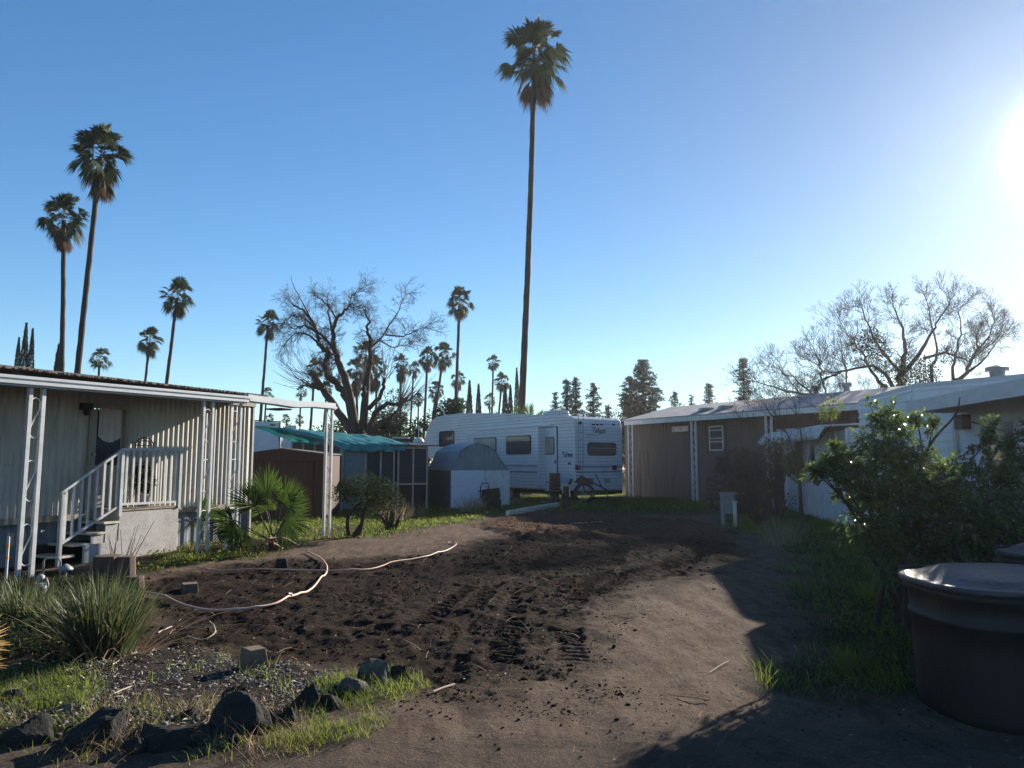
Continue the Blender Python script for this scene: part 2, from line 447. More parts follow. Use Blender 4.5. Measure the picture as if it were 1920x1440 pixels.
def kinds(x, y):
    soil = inpoly(x, y, P_SOIL, .55, 1.6, .55)
    mul = inpoly(x, y, P_MULCH, .5, 1., .5)
    g = np.maximum(inpoly(x, y, P_LG1, .5, 1.2, .6), inpoly(x, y, P_RG, .5, 1.5, .5))
    far = np.clip((y - 22.5 + (fbm(x, y, .6, 3) - .5) * 3) / 1.5, 0, 1)
    g = np.maximum(g, far)
    gr = inpoly(x, y, P_GRAV, .15, 2.5, .15)
    dk = inpoly(x, y, P_LEFTD, .3, 2.5, .3)
    return soil, mul, g, gr, dk
# lug prints of the machine that scraped the lot: centre lines (x, y) and width
def line_px(*pp): return [tuple(G(a, b))[:2] for a, b in pp]
TRACKS = [(line_px((935, 1245), (965, 1130), (1010, 1050), (1060, 1015)), .30), (line_px((1075, 1240), (1060, 1150), (1100, 1090), (1160, 1050)), .30),
          (line_px((880, 1140), (930, 1080), (985, 1040)), .28), (line_px((760, 1180), (860, 1110), (960, 1060)), .26),
          (line_px((1290, 1040), (1180, 1070), (1120, 1110)), .26), (line_px((1120, 1030), (1230, 1055), (1290, 1090)), .26)]
def track_h(x, y):
    h = np.zeros_like(x); m_ = np.zeros_like(x)
    for pts, wd in TRACKS:
        acc = 0
        for i in range(len(pts) - 1):
            x0, y0 = pts[i]; x1, y1 = pts[i + 1]; dx, dy = x1 - x0, y1 - y0; L = math.hypot(dx, dy)
            t = ((x - x0) * dx + (y - y0) * dy) / L; s = ((x - x0) * dy - (y - y0) * dx) / L
            ins = (t >= 0) & (t <= L) & (np.abs(s) < wd / 2)
            lug = np.clip(np.sin((t + acc + np.abs(s) * .35) * 2 * math.pi / 0.13) * 2.2, -1, 1)
            edge = np.clip((wd / 2 - np.abs(s)) / .04, 0, 1)
            h = np.where(ins, (-.022 + .02 * lug) * edge, h); m_ = np.where(ins, edge, m_)
            acc += L
    return h, m_
def ss(t): t = np.clip(t, 0, 1); return t * t * (3 - 2 * t)
def height(x, y, fine=True):
    x = np.asarray(x, float); y = np.asarray(y, float)
    soil, mul, g, gr, dk = kinds(x, y)
    h = .03 * (fbm(x, y, .35, 3) - .5) * 2
    h = h + .20 * ss((y - 19) / 9) * ss((x + 3) / 6)
    h = h + mul * .13 * fbm(x, y, 1.1, 3)
    rough = soil * (.05 + .10 * fbm(x + 40, y, .8, 2)) + mul * .09 + dk * .05 + gr * .03
    n1 = fbm(x, y, 2.3, 5, .62) - .5
    n2 = np.abs(fbm(x + 9, y + 3, 5.0, 4, .6) - .5)
    th, tm = track_h(x, y)
    h = h + rough * (n1 * 1.6 * (1 - .7 * tm) - n2 * .9) + .006 * (fbm(x, y, 9, 3) - .5)
    h = h + th * (0.4 + .6 * soil) * (fbm(x + 5, y, 1.5, 2) > .38)
    h = h + (1 - soil) * (1 - g) * .022 * (fbm(x * 3.2 + y * .35, y * .45, 1.0, 4) - .5) * 2
    h = h + (1 - soil) * (1 - g) * .007 * (fbm(x + 70, y, 14, 3, .7) - .5) * 2
    h = h + g * .03 * fbm(x, y, 1.7, 3) + gr * .04
    return h
def hz(x, y): return float(height(np.array([x]), np.array([y]))[0])
def axis(parts):
    out = []
    for a, b, n in parts: out += list(np.linspace(a, b, n, endpoint=False))
    return np.array(out + [parts[-1][1]])
xs = axis([(-150, -30, 14), (-30, -9, 40), (-9, 7.5, 620), (7.5, 30, 40), (30, 150, 14)])
yg = 3.0 * (26.0 / 3.0) ** (np.linspace(0, 1, 560))
ys = np.concatenate([[-30, -10, 0, 1.5, 2.4], yg, axis([(27, 60, 40), (60, 200, 20)])])
X, Y = np.meshgrid(xs, ys)
Z = height(X, Y)
V = np.stack([X, Y, Z], -1).reshape(-1, 3)
nx, ny = len(xs), len(ys)
i0 = (np.arange(ny - 1)[:, None] * nx + np.arange(nx - 1)[None, :]).ravel()
F = np.stack([i0, i0 + 1, i0 + nx + 1, i0 + nx], 1)
def ground_mat():
    m = bpy.data.materials.new('bare_ground'); m.use_nodes = True
    nt = m.node_tree; b = nt.nodes['Principled BSDF']; L = nt.links
    t = nd(nt, 'ShaderNodeTexCoord').outputs['Object']
    at1 = nd(nt, 'ShaderNodeAttribute', attribute_name='ground_kind'); sep = nd(nt, 'ShaderNodeSeparateColor'); L.new(at1.outputs['Color'], sep.inputs[0])
    at2 = nd(nt, 'ShaderNodeAttribute', attribute_name='ground_kind_b'); sep2 = nd(nt, 'ShaderNodeSeparateColor'); L.new(at2.outputs['Color'], sep2.inputs[0])
    n_big = ramp(nt, noise(nt, t, 0.9, 6, .65), .35, .65); n_mid = ramp(nt, noise(nt, t, 6, 8, .7), .35, .65); n_fin = ramp(nt, noise(nt, t, 60, 6, .7), .38, .62)
    n_sp = ramp(nt, noise(nt, t, 150, 3, .6), .62, .72)
    dirt = mixc(nt, n_big, (.138, .108, .086), (.085, .066, .053))
    dirt = mixc(nt, mathn(nt, 'MULTIPLY', n_mid, .5), dirt, (.23, .17, .13))
    dirt = mixc(nt, mathn(nt, 'MULTIPLY', n_fin, .55), dirt, (.07, .05, .04))
    mp = nd(nt, 'ShaderNodeMapping'); mp.inputs['Scale'].default_value = (2.6, .7, 1); mp.inputs['Rotation'].default_value = (0, 0, .2); L.new(t, mp.inputs['Vector'])
    st1 = ramp(nt, noise(nt, mp.outputs[0], 2.2, 9, .75), .47, .62)
    dirt = mixc(nt, mathn(nt, 'MULTIPLY', st1, .62), dirt, (.060, .043, .033))
    dirt = mixc(nt, mathn(nt, 'MULTIPLY', ramp(nt, noise(nt, t, 3.1, 10, .8), .56, .66), .6), dirt, (.040, .030, .024))
    dirt = mixc(nt, mathn(nt, 'MULTIPLY', ramp(nt, noise(nt, t, 2.3, 8, .8), .60, .70), .6), dirt, (.27, .21, .16))
    dirt = mixc(nt, mathn(nt, 'MULTIPLY', n_sp, .3), dirt, (.3, .25, .2))
    soil = mixc(nt, n_mid, (.013, .011, .010), (.038, .026, .020))
    soil = mixc(nt, mathn(nt, 'MULTIPLY', ramp(nt, noise(nt, t, 1.6, 5, .7), .5, .68), .6), soil, (.0095, .0085, .009))
    soil = mixc(nt, mathn(nt, 'MULTIPLY', n_sp, .45), soil, (.25, .2, .16))
    mul = mixc(nt, n_fin, (.12, .07, .045), (.055, .032, .024))
    grs = mixc(nt, n_mid, (.025, .038, .013), (.024, .020, .012))
    grv = mixc(nt, n_fin, (.055, .048, .043), (.018, .015, .014))
    road = mixc(nt, n_big, (.08, .064, .053), (.145, .108, .085))
    road = mixc(nt, mathn(nt, 'MULTIPLY', n_fin, .6), road, (.045, .038, .034))
    road = mixc(nt, mathn(nt, 'MULTIPLY', n_sp, .4), road, (.3, .26, .22))
    vo = nd(nt, 'ShaderNodeTexVoronoi', feature='DISTANCE_TO_EDGE'); vo.inputs['Scale'].default_value = 1.1
    wv = nd(nt, 'ShaderNodeVectorMath', operation='ADD'); wn3 = nd(nt, 'ShaderNodeTexNoise'); wn3.inputs['Scale'].default_value = 2.5; wn3.inputs['Detail'].default_value = 6; L.new(t, wn3.inputs['Vector'])
    L.new(t, wv.inputs[0]); L.new(wn3.outputs['Color'], wv.inputs[1]); L.new(wv.outputs[0], vo.inputs['Vector'])
    crk = mathn(nt, 'MULTIPLY', mathn(nt, 'LESS_THAN', vo.outputs['Distance'], .006), .6)
    road = mixc(nt, crk, road, (.02, .016, .014))
    road = mixc(nt, mathn(nt, 'MULTIPLY', ramp(nt, noise(nt, t, 1.7, 9, .75), .5, .64), .55), road, (.045, .036, .03))
    c = mixc(nt, sep2.outputs[1], dirt, road)
    c = mixc(nt, sep.outputs[0], c, soil)
    c = mixc(nt, sep.outputs[1], c, mul)
    c = mixc(nt, sep.outputs[2], c, grs)
    c = mixc(nt, sep2.outputs[0], c, grv)
    c = mixc(nt, sep2.outputs[2], c, (.022, .018, .014))
    L.new(c, b.inputs['Base Color']); b.inputs['Roughness'].default_value = .95; b.inputs['Specular IOR Level'].default_value = .03
    bn = nd(nt, 'ShaderNodeBump'); bn.inputs['Strength'].default_value = 1.0; bn.inputs['Distance'].default_value = .035
    h = mathn(nt, 'ADD', noise(nt, t, 28, 8, .72), mathn(nt, 'MULTIPLY', noise(nt, t, 140, 4, .7), .35))
    L.new(h, bn.inputs['Height']); L.new(bn.outputs[0], b.inputs['Normal'])
    return m
MT['ground'] = ground_mat()
gnd = arr('ground', V, F, 'ground', smooth=True)
soil, mul, g, gr, dk = kinds(X, Y)
rd = ss((4.72 + .12 * (fbm(X, Y, 1.3, 4) - .5) * 2 + .05 * X - Y) / .25)
for nm, a, b_, c_ in (('ground_kind', soil * (1 - rd), mul, g * (1 - rd)), ('ground_kind_b', gr, rd, dk)):
    ca = gnd.data.color_attributes.new(nm, 'FLOAT_COLOR', 'POINT')
    q = np.stack([a, b_, c_, np.ones_like(a)], -1).astype(np.float32)
    ca.data.foreach_set('color', q.ravel())
gnd['kind'] = 'structure'
gnd['label'] = 'bare earth lot of scraped dark soil, pale dirt and weedy edges'

def tog(p, dz=0.0): return Vector((p[0], p[1], hz(p[0], p[1]) + dz))
def scatter(n, x0, x1, y0, y1, maskf=None, ypow=1.0):
    """points over a rectangle kept with probability maskf; nearer ground gets more of them when ypow>0"""
    x = rng.uniform(x0, x1, n)
    u = rng.random(n)
    y = y0 * (y1 / y0) ** u if ypow else rng.uniform(y0, y1, n)
    if maskf is not None:
        k = rng.random(n) < maskf(x, y); x, y = x[k], y[k]
    return x, y
# ------------------------------------------------------------------ palms
def fan_frond(base, d, pet, R, n, droop, width, spread=1.25, up=None, roll=0.0):
    """one fan: petiole then n leaflets; returns V,F (tri)"""
    d = unit(np.array(d, float)); upv = np.array([0, 0, 1.0]) if up is None else np.array(up, float)
    s = np.cross(d, upv)
    if np.linalg.norm(s) < .1: s = np.array([1., 0, 0])
    s = unit(s); nn = np.cross(s, d)
    if roll: s, nn = s * math.cos(roll) + nn * math.sin(roll), nn * math.cos(roll) - s * math.sin(roll)
    E = np.array(base, float) + d * pet - np.array([0, 0, 1]) * pet * .12 * max(0, 1 - abs(d[2]))
    a = np.linspace(-spread, spread, n) + rng.normal(0, .03, n)
    l = R * (0.62 + .38 * np.cos(a * .8)) * rng.uniform(.86, 1.08, n)
    D = np.cos(a)[:, None] * d + np.sin(a)[:, None] * s + (nn * .18) * np.abs(np.sin(a * 1.0))[:, None]
    D = unit(D)
    S = np.cross(D, nn); S = unit(S)
    w = width
    p1 = E + D * (l * .55)[:, None]; p1[:, 2] -= l * droop * .18
    p2 = E + D * (l * .93)[:, None]; p2[:, 2] -= l * droop * (.75 + .5 * rng.random(n))
    V = np.stack([np.broadcast_to(E, (n, 3)), p1 + S * w / 2, p1 - S * w / 2, p1 + nn * w * .35, p2], 1).reshape(-1, 3)
    i = np.arange(n)[:, None] * 5
    F = np.concatenate([i + np.array([[0, 1, 3]]), i + np.array([[0, 3, 2]]), i + np.array([[1, 4, 3]]), i + np.array([[3, 4, 2]])], 0)
    # petiole as a thin three-sided stalk
    b = np.array(base, float); q = .014 + width * .12
    PV = np.array([b + s * q, b - s * q, b + nn * q, E + s * q * .6, E - s * q * .6, E + nn * q * .6])
    PF = np.array([[0, 1, 4], [0, 4, 3], [1, 2, 5], [1, 5, 4], [2, 0, 3], [2, 3, 5]])
    return merge([(V, F), (PV, PF)])
def crown_mesh(nf, nleaf, dead, seed, R=1.0, pet=1.0, w=.085):
    global rng
    keep = rng; rng = np.random.default_rng(seed)
    P = []; Dd = []
    for i in range(nf):
        t = (i + .5) / nf
        el = math.radians(88 - 128 * t ** 0.95 + rng.normal(0, 7)); az = i * 2.39996 + rng.normal(0, .25)
        d = (math.cos(el) * math.cos(az), math.cos(el) * math.sin(az), math.sin(el))
        pl = pet * (.75 + .3 * math.sin(t * 3.0)) * (rng.uniform(.25, .6) if i % 3 == 0 else rng.uniform(.65, 1.2))
        P.append(fan_frond((0, 0, .30 - 1.15 * t), d, pl, R * rng.uniform(.75, 1.15), nleaf, .12 + .5 * t, w, 1.15, roll=rng.uniform(-1.1, 1.1)))
    for i in range(dead):
        t = rng.random(); az = rng.uniform(0, 6.283) if i % 3 else rng.normal(0.2, .5); el = math.radians(-52 - 30 * rng.random())
        d = (math.cos(el) * math.cos(az), math.cos(el) * math.sin(az), math.sin(el))
        Dd.append(fan_frond((0, 0, -.5 - 1.0 * t), d, pet * .8 * rng.uniform(.5, 1), R * rng.uniform(.7, 1), nleaf, .5, w * .8, .8, roll=rng.uniform(-1, 1)))
    rng = keep
    return merge(P), merge(Dd)
CR = []
for k, (nf, nl, dd) in enumerate(((56, 22, 10), (50, 20, 18), (44, 18, 10), (46, 18, 44), (36, 14, 5))):
    (cv, cf), (dv, df) = crown_mesh(nf, nl, dd, 100 + k)
    a = arr('crown', cv, cf, 'frond'); b = arr('dead_skirt', dv, df, 'deadfrond')
    CR.append((a.data, b.data)); bpy.data.objects.remove(a); bpy.data.objects.remove(b)
def palm(name, px, top, w, D, bpx, variant, label, group, rot=0.0, skirt=1.0, tr=1.0):
    c = at(px, top + .56 * w, D)
    sc = w * D / FPX / 3.3
    b = at(bpx[0], bpx[1], D)                      # a point low on the trunk
    k = (0 - c.z) / (b.z - c.z)
    base = c + (b - c) * k
    base.y += rng.uniform(-.6, .6); base.z = 0
    root = thing(name, label, 'palm tree', base, group)
    m = MB(); H = c.z; n = max(8, int(H * 1.6)); pts = []; rs = []
    side = rng.uniform(-.004, .004)
    for i in range(n + 1):
        t = i / n
        p = base.lerp(c, t); p.x += math.sin(t * math.pi) * H * side; p.x += rng.normal(0, .008)
        pts.append(p); rs.append(.8 * tr * (.17 + .09 * (1 - t) ** 2 + (.10 if i == 0 else 0)) * (1 + .05 * (-1) ** i) * (.85 + .15 * sc))
    m.tube(pts[:-1] + [pts[-1] - Vector((0, 0, .45))] if H / n > .5 else pts, rs, 10)
    m.build('trunk', 'palmtrunk', root, smooth=True)
    for nm, me, z in (('crown', CR[variant][0], 0), ('dead_skirt', CR[variant][1], 0)):
        o = bpy.data.objects.new(nm, me); COL.objects.link(o); o.parent = root
        o.location = c - base; o.rotation_euler = (rng.normal(0, .05), rng.normal(0, .05), rot)
        o.scale = (sc, sc, sc * (1 if nm == 'crown' else skirt))
    return root
GP1 = 'tall fan palms beyond the mobile homes'
palm('palm_tree', 1003, 25, 128, 38, (978, 735), 0, 'tallest fan palm, its slender trunk rising in the middle behind the white trailer', GP1, .4, 1.0, 1.0)
palm('palm_tree', 190, 222, 106, 40, (143, 690), 1, 'tall leaning ragged fan palm, taller of the close pair above the cream roof', GP1, .3, 1.15, 1.0)
palm('palm_tree', 120, 353, 84, 46, (108, 690), 1, 'fan palm with brown skirt just left of the tall leaning palm', GP1, 1.4, 1.1, 1.0)
palm('palm_tree', 333, 515, 62, 62, (311, 715), 2, 'lone slim leaning fan palm above the middle of the cream home roof', GP1, .2)
palm('palm_tree', 281, 607, 48, 80, (272, 715), 2, 'smaller leaning fan palm just left of the lone slim palm above the roof', GP1, 2.2)
palm('palm_tree', 187, 647, 40, 92, (185, 705), 4, 'shortest fan palm showing over the cream home roof, right of the close pair', GP1, .9, .6)
palm('palm_tree', 503, 577, 46, 78, (488, 780), 2, 'fan palm left of the big bare tree, rising over the end of the cream home', GP1, .2)
palm('palm_tree', 862, 533, 50, 68, (853, 760), 0, 'tall fan palm over the front of the trailer, second highest in the middle', GP1, 3.2)
palm('palm_tree', 686, 632, 50, 70, (688, 815), 3, 'thick skirted fan palm seen through the bare tree, the highest there', GP1, 1.2, 1.6, 1.2)
palm('palm_tree', 668, 668, 40, 80, (670, 815), 3, 'skirted fan palm just left of the thickest one inside the bare tree', GP1, 2.8, 1.5)
palm('palm_tree', 706, 665, 38, 84, (704, 815), 3, 'skirted fan palm just right of the thickest one inside the bare tree', GP1, 4.0, 1.5)
palm('palm_tree', 591, 668, 36, 84, (584, 800), 2, 'fan palm standing at the left edge of the bare tree trunk limbs', GP1, 5)
palm('palm_tree', 752, 660, 34, 86, (750, 800), 3, 'skirted fan palm right of the bare tree, left of a thinner one', GP1, 1.9, 1.3)
palm('palm_tree', 776, 675, 26, 110, (770, 790), 2, 'thin small headed fan palm between the bare tree and the leaning pair', GP1, .2)
palm('palm_tree', 802, 645, 38, 85, (796, 790), 1, 'fan palm at the left of the leaning pair before the trailer front', GP1, .5)
palm('palm_tree', 832, 637, 44, 78, (814, 780), 2, 'broad headed leaning fan palm at the right of the pair before the trailer front', GP1, 2.5)
palm('palm_tree', 818, 712, 30, 100, (813, 775), 1, 'low drooping fan palm under the leaning pair', GP1, 4.5)
palm('palm_tree', 859, 693, 30, 104, (856, 770), 2, 'fan palm partly behind the trunk of the second highest palm', GP1, .8)
palm('palm_tree', 866, 742, 24, 112, (864, 785), 4, 'little fan palm low beside the trunk of the second highest palm', GP1, 3.8)
palm('palm_tree', 925, 662, 28, 104, (922, 775), 2, 'fan palm with short skirt left of the tallest palm, the higher of two', GP1, 1.3, .8)
palm('palm_tree', 941, 695, 33, 95, (936, 775), 2, 'fan palm nearest the tallest palm on its left', GP1, 4.8, .8)
palm('palm_tree', 918, 733, 25, 110, (918, 775), 4, 'low bushy fan palm between dark cypresses over the trailer roof', GP1, 2.0)
palm('palm_tree', 500, 723, 24, 112, (497, 780), 4, 'small distant fan palm low beside the trunk left of the bare tree', GP1, .7)
palm('palm_tree', 565, 719, 23, 118, (562, 790), 4, 'small distant fan palm above the carport beam, left of another', GP1, 2.7)
palm('palm_tree', 613, 712, 25, 112, (607, 800), 1, 'distant fan palm above the end of the carport beam', GP1, 2.7)
palm('palm_tree', 506, 773, 18, 128, (504, 800), 4, 'tiny far fan palm over the white trailer box under the carport beam', GP1, 1.7)
palm('palm_tree', 537, 774, 17, 132, (537, 805), 4, 'tiny far fan palm under the carport beam, middle of three', GP1, 3.7)
palm('palm_tree', 562, 775, 18, 128, (561, 805), 4, 'tiny far fan palm under the carport beam, rightmost of three', GP1, 5.7)
palm('palm_tree', 785, 735, 20, 120, (784, 800), 1, 'faint low fan palm between the bare tree and the thin palm', GP1, 5.1)

# ------------------------------------------------------------------ cypresses and conifers
def cypress(px, top, bot, w, D, label, group):
    b = at(px, bot, D); t = at(px, top, D); base = Vector((b.x, D, 0)); H = t.z; R = w * D / FPX / 2
    root = thing('cypress_tree', label, 'cypress', base, group)
    m = MB(); m.tube([base, base + Vector((0, 0, H * .9))], [R * .25, .02], 6); m.build('trunk', 'bark', root)
    n = 2600; u = rng.random(n) ** .8; a = rng.uniform(0, 6.283, n)
    lowz = max(0.3, b.z - 2)
    z = lowz + (H - lowz) * u; tt = (z - lowz) / (H - lowz)
    r = R * np.clip(1.0 - tt ** 2.2, 0.03, 1) * (.75 + .35 * fbm(a * 2, z, .9, 2)) * np.sqrt(rng.uniform(.45, 1, n))
    P = np.stack([base.x + r * np.cos(a), D + r * np.sin(a), z], 1)
    Dr = np.stack([np.cos(a) * .35, np.sin(a) * .35, np.ones(n)], 1) + rng.normal(0, .12, (n, 3))
    V, F = leaves(P, Dr, rsph(n), R * .55 * rng.uniform(.6, 1.3, n), R * .22)
    arr('crown', V, F, 'cypress', root)
GC = 'dark columnar cypresses'
for a in ((31, 635, 700, 12, 60, 'shortest of three dark cypresses at the left edge over the cream roof'),
          (43, 608, 700, 15, 60, 'tallest of three dark cypresses at the left edge over the cream roof'),
          (56, 618, 700, 13, 60, 'rightmost of three dark cypresses at the left edge over the cream roof'),
          (108, 648, 700, 17, 62, 'dark cypress hidden behind the trunk of the left palm pair'),
          (880, 716, 780, 14, 70, 'dark cypress over the trailer roof, leftmost of its row'),
          (897, 722, 780, 13, 70, 'slightly leaning dark cypress second in the row over the trailer roof'),
          (947, 722, 780, 14, 70, 'dark cypress third in the row over the trailer roof'),
          (957, 724, 780, 12, 72, 'dark cypress fourth in the row close left of the tallest palm'),
          (969, 692, 780, 12, 70, 'dark cypress touching the trunk of the tallest palm')):
    cypress(*a, GC)
def conifer(px, top, w, D, label, seed=0, dens=1.0, skew=0):
    t = at(px, top, D); H = t.z; R = w * D / FPX / 2 * 1.2; dens *= 1.2; base = Vector((t.x, D, 0))
    root = thing('pine_tree', label, 'pine', base, 'pointed pines behind the trailer and brown house')
    m = MB(); m.tube([base, base + Vector((0, 0, H * .5)), base + Vector((0, 0, H * .97))], [.28, .18, .03], 7)
    H0 = H * .12; Vs = []; nb = int(110 * dens)
    for i in range(nb):
        tt = (i + rng.random()) / nb; z = H0 + (H - H0) * (tt ** .85); k = (H - z) / (H - H0)
        rr = R * (k ** .6) * rng.uniform(.3, 1.12) + .12; az = i * 2.4 + rng.normal(0, .4)
        p0 = base + Vector((0, 0, z)); e = p0 + Vector((math.cos(az) * rr, math.sin(az) * rr, rr * rng.uniform(-.05, .4)))
        m.tube([p0, e], [.05, .012], 4, False)
        for q in range(max(2, int(rr * 3.6))):
            f = rng.uniform(.35, 1.05) if q else 1.0
            c = p0.lerp(e, f) + Vector(rng.normal(0, .16, 3) * min(1, rr))
            nn = 26; rs_ = .33 * rng.uniform(.7, 1.25) * (.55 + .45 * k) * (H / 11) ** .5
            dd = rsph(nn); dd[:, 2] = np.abs(dd[:, 2]) * .9 - .2
            P = np.array(c[:]) + dd * rs_ * .25
            Vs.append(leaves(P, dd, rsph(nn), rs_ * rng.uniform(.8, 1.4, nn), rs_ * .28))
    m.build('trunk', 'bark', root)
    V, F = merge(Vs); arr('crown', V, F, 'pine', root)
conifer(1205, 676, 92, 62, 'largest pine, broad and dense, between the trailer and the brown house', dens=1.7)
conifer(1180, 708, 60, 66, 'lower broad pine merging into the left side of the largest pine', dens=1.2)
conifer(1063, 713, 36, 66, 'open pine left of a twin over the trailer rear', dens=.9)
conifer(1079, 711, 34, 67, 'open pine right of its twin over the trailer rear', dens=.9)
conifer(1112, 721, 42, 66, 'pine with a small tufted tip between the trailer and the largest pine', dens=.9)
conifer(1041, 736, 24, 74, 'small faint pine just right of the tallest palm', dens=.5)
conifer(1140, 760, 26, 74, 'low pine in the gap left of the largest pine', dens=.5)
conifer(1265, 737, 38, 74, 'low pine right of the largest pine', dens=.8)
conifer(1296, 742, 18, 84, 'smallest pine over the brown house roof', dens=.4)
conifer(1328, 721, 38, 72, 'pine over the roof vents of the brown house', dens=.8)
conifer(1393, 674, 44, 66, 'slender pointed pine, rightmost, over the brown house roof', dens=1.0)

# ------------------------------------------------------------------ bare trees
class Twigs:
    def __init__(s, lim=26000): s.m = MB(); s.c = 0; s.lim = lim
    def limb(s, pts, r0, r1, n=7):
        k = len(pts); rs = [r0 + (r1 - r0) * i / (k - 1) for i in range(k)]
        s.m.tube(pts, rs, n, True)
        return rs
    def grow(s, p, d, L, r, depth, up=.08, fork=2.6, wig=.25, minr=.004):
        if depth == 0 or s.c > s.lim: return
        s.c += 1
        pts = [p]; q = p.copy(); dd = d.normalized(); ns = 3
        for i in range(ns):
            dd = (dd + Vector(rng.normal(0, wig * .5, 3)) + Vector((0, 0, up))).normalized()
            q = q + dd * (L / ns); pts.append(q.copy())
        s.m.tube(pts, [r, r * .85, r * .7, max(minr, r * .55)], 5 if r > .03 else 3, False)
        nb = int(fork + rng.random())
        for b in range(nb):
            f = 1.0 if b == 0 else rng.uniform(.35, 1.0)
            i = min(ns - 1, int(f * ns)); o = pts[i].lerp(pts[i + 1], f * ns - i)
            ax = dd.orthogonal(); ax.rotate(__import__('mathutils').Quaternion(dd, rng.uniform(0, 6.283)))
            nd_ = (dd + ax * (.25 if b == 0 else rng.uniform(.45, .95))).normalized()
            s.grow(o, nd_, L * rng.uniform(.6, .85), max(minr, r * (.72 if b == 0 else .55)), depth - 1, up, fork, wig, minr)
def bare_tree(root, limbs, org, sc, D, jit, twig_r, depth, tl, up, seed, every=1, fork=2.5):
    global rng
    keep = rng; rng = np.random.default_rng(seed)
    tw = Twigs(45000); lm = MB()
    for pl, r0, r1, full in limbs:
        n = len(pl); off0 = rng.uniform(-jit, jit)
        pts = []
        for i, (a, b) in enumerate(pl):
            p = at(org[0] + a / sc, org[1] + b / sc, D + off0 * i / (n - 1))
            pts.append(p)
        # smooth subdivision with a little wander
        P2 = []
        for i in range(n - 1):
            for t in (0, .25, .5, .75):
                q = pts[i].lerp(pts[i + 1], t)
                P2.append(q + Vector(rng.normal(0, .035, 3)) * (1 if i else 0))
        P2.append(pts[-1])
        k = len(P2); rs = [.78 * (r0 + (r1 - r0) * (i / (k - 1)) ** .8) for i in range(k)]
        lm.tube(P2, rs, 9, True)
        if full:
            for i in range(3 if full == 1 else 8, k, every):
                d = (P2[i] - P2[i - 1]).normalized()
                for _ in range(2 if i < k - 1 else 5):
                    ax = Vector(rng.normal(0, 1, 3)); ax = (ax - d * ax.dot(d)).normalized()
                    f = i / (k - 1)
                    tw.grow(P2[i].copy(), (d * .6 + ax * (.8 if i < k - 1 else .4)), tl * (.5 + .5 * f) * rng.uniform(.7, 1.3), max(twig_r, rs[i] * .22), depth if rng.random() < .7 else depth - 1, up, fork)
    rng = keep
    a = lm.build('trunk', 'bark', root, smooth=True)
    b = tw.m.build('twigs', 'twig', root)
    return a, b
t1 = thing('bare_tree', 'big leafless tree with thick forked limbs behind the teal tarp shelter', 'tree', at(673, 900, 38).to_2d().to_3d())
L1 = [([(960, 1640), (965, 1430), (960, 1330)], .62, .42, 0),
      ([(930, 1400), (880, 1150), (830, 1050), (700, 930), (670, 820), (720, 740), (620, 650), (615, 560), (560, 450), (480, 360), (400, 320)], .34, .05, 2),
      ([(930, 1400), (870, 1030), (800, 830), (750, 680), (740, 560), (770, 440), (830, 370), (900, 340)], .32, .05, 2),
      ([(745, 600), (700, 380), (690, 260)], .10, .03, 1), ([(745, 690), (640, 570), (500, 500), (400, 520)], .12, .03, 1),
      ([(620, 650), (520, 560), (420, 560), (340, 640)], .08, .03, 1), ([(600, 520), (480, 420), (380, 420), (310, 480)], .07, .02, 1),
      ([(1000, 1380), (1020, 1000), (1050, 830), (1060, 650), (1035, 560), (1035, 440), (1000, 360)], .26, .04, 2),
      ([(1060, 680), (1130, 620), (1180, 560), (1280, 400), (1350, 240)], .09, .02, 1),
      ([(1180, 575), (1330, 590), (1430, 540), (1520, 510)], .06, .02, 1), ([(1130, 620), (1250, 690), (1380, 650)], .05, .02, 1),
      ([(900, 1400), (780, 1220), (640, 1020), (550, 1000)], .30, .2, 0), ([(650, 1030), (580, 920)], .22, .17, 0),
      ([(1030, 1400), (1100, 1230), (1200, 1150), (1290, 1170)], .22, .10, 1), ([(1040, 1430), (1150, 1320), (1260, 1240), (1330, 1140)], .2, .06, 1),
      ([(1040, 1200), (1130, 1100), (1170, 1030), (1175, 940)], .16, .10, 0), ([(980, 1350), (1000, 1100), (1010, 1010)], .18, .15, 0),
      ([(830, 1050), (740, 980), (720, 880)], .12, .05, 1), ([(560, 450), (480, 300), (400, 160), (385, 70)], .05, .01, 0),
      ([(770, 440), (700, 330), (600, 240)], .07, .02, 1), ([(860, 360), (900, 250), (960, 200)], .05, .02, 1)]
bare_tree(t1, L1, (460, 500), 4.5, 38, 1.2, .015, 5, .42, -.03, 5, 1, 2.7)
# whippy shoots on the cut limbs
m = MB()
for (a, b), spr, n in (((555, 1000), (-1.0, .5), 26), ((580, 925), (-.8, .7), 20), ((1175, 945), (.3, 1), 18), ((1010, 1010), (0, 1), 16), ((1290, 1170), (.8, .8), 30), ((700, 930), (-.4, 1), 10), ((1330, 1140), (.9, .6), 22)):
    p = at(460 + a / 4.5, 500 + b / 4.5, 38)
    for _ in range(n):
        L = rng.uniform(.8, 2.4); d = Vector((spr[0] + rng.normal(0, .4), rng.normal(0, .5), spr[1] + rng.normal(0, .3))).normalized()
        q = p + Vector(rng.normal(0, .12, 3)); m.tube([q, q + d * L * .5, q + d * L * .9 + Vector((0, 0, .15 * L))], [.016, .011, .006], 3, False)
m.build('shoots', 'twig', t1)
t2 = thing('bare_tree', 'wide leafless tree with dense upright twigs behind the pale blue home roof', 'tree', at(1700, 900, 31).to_2d().to_3d())
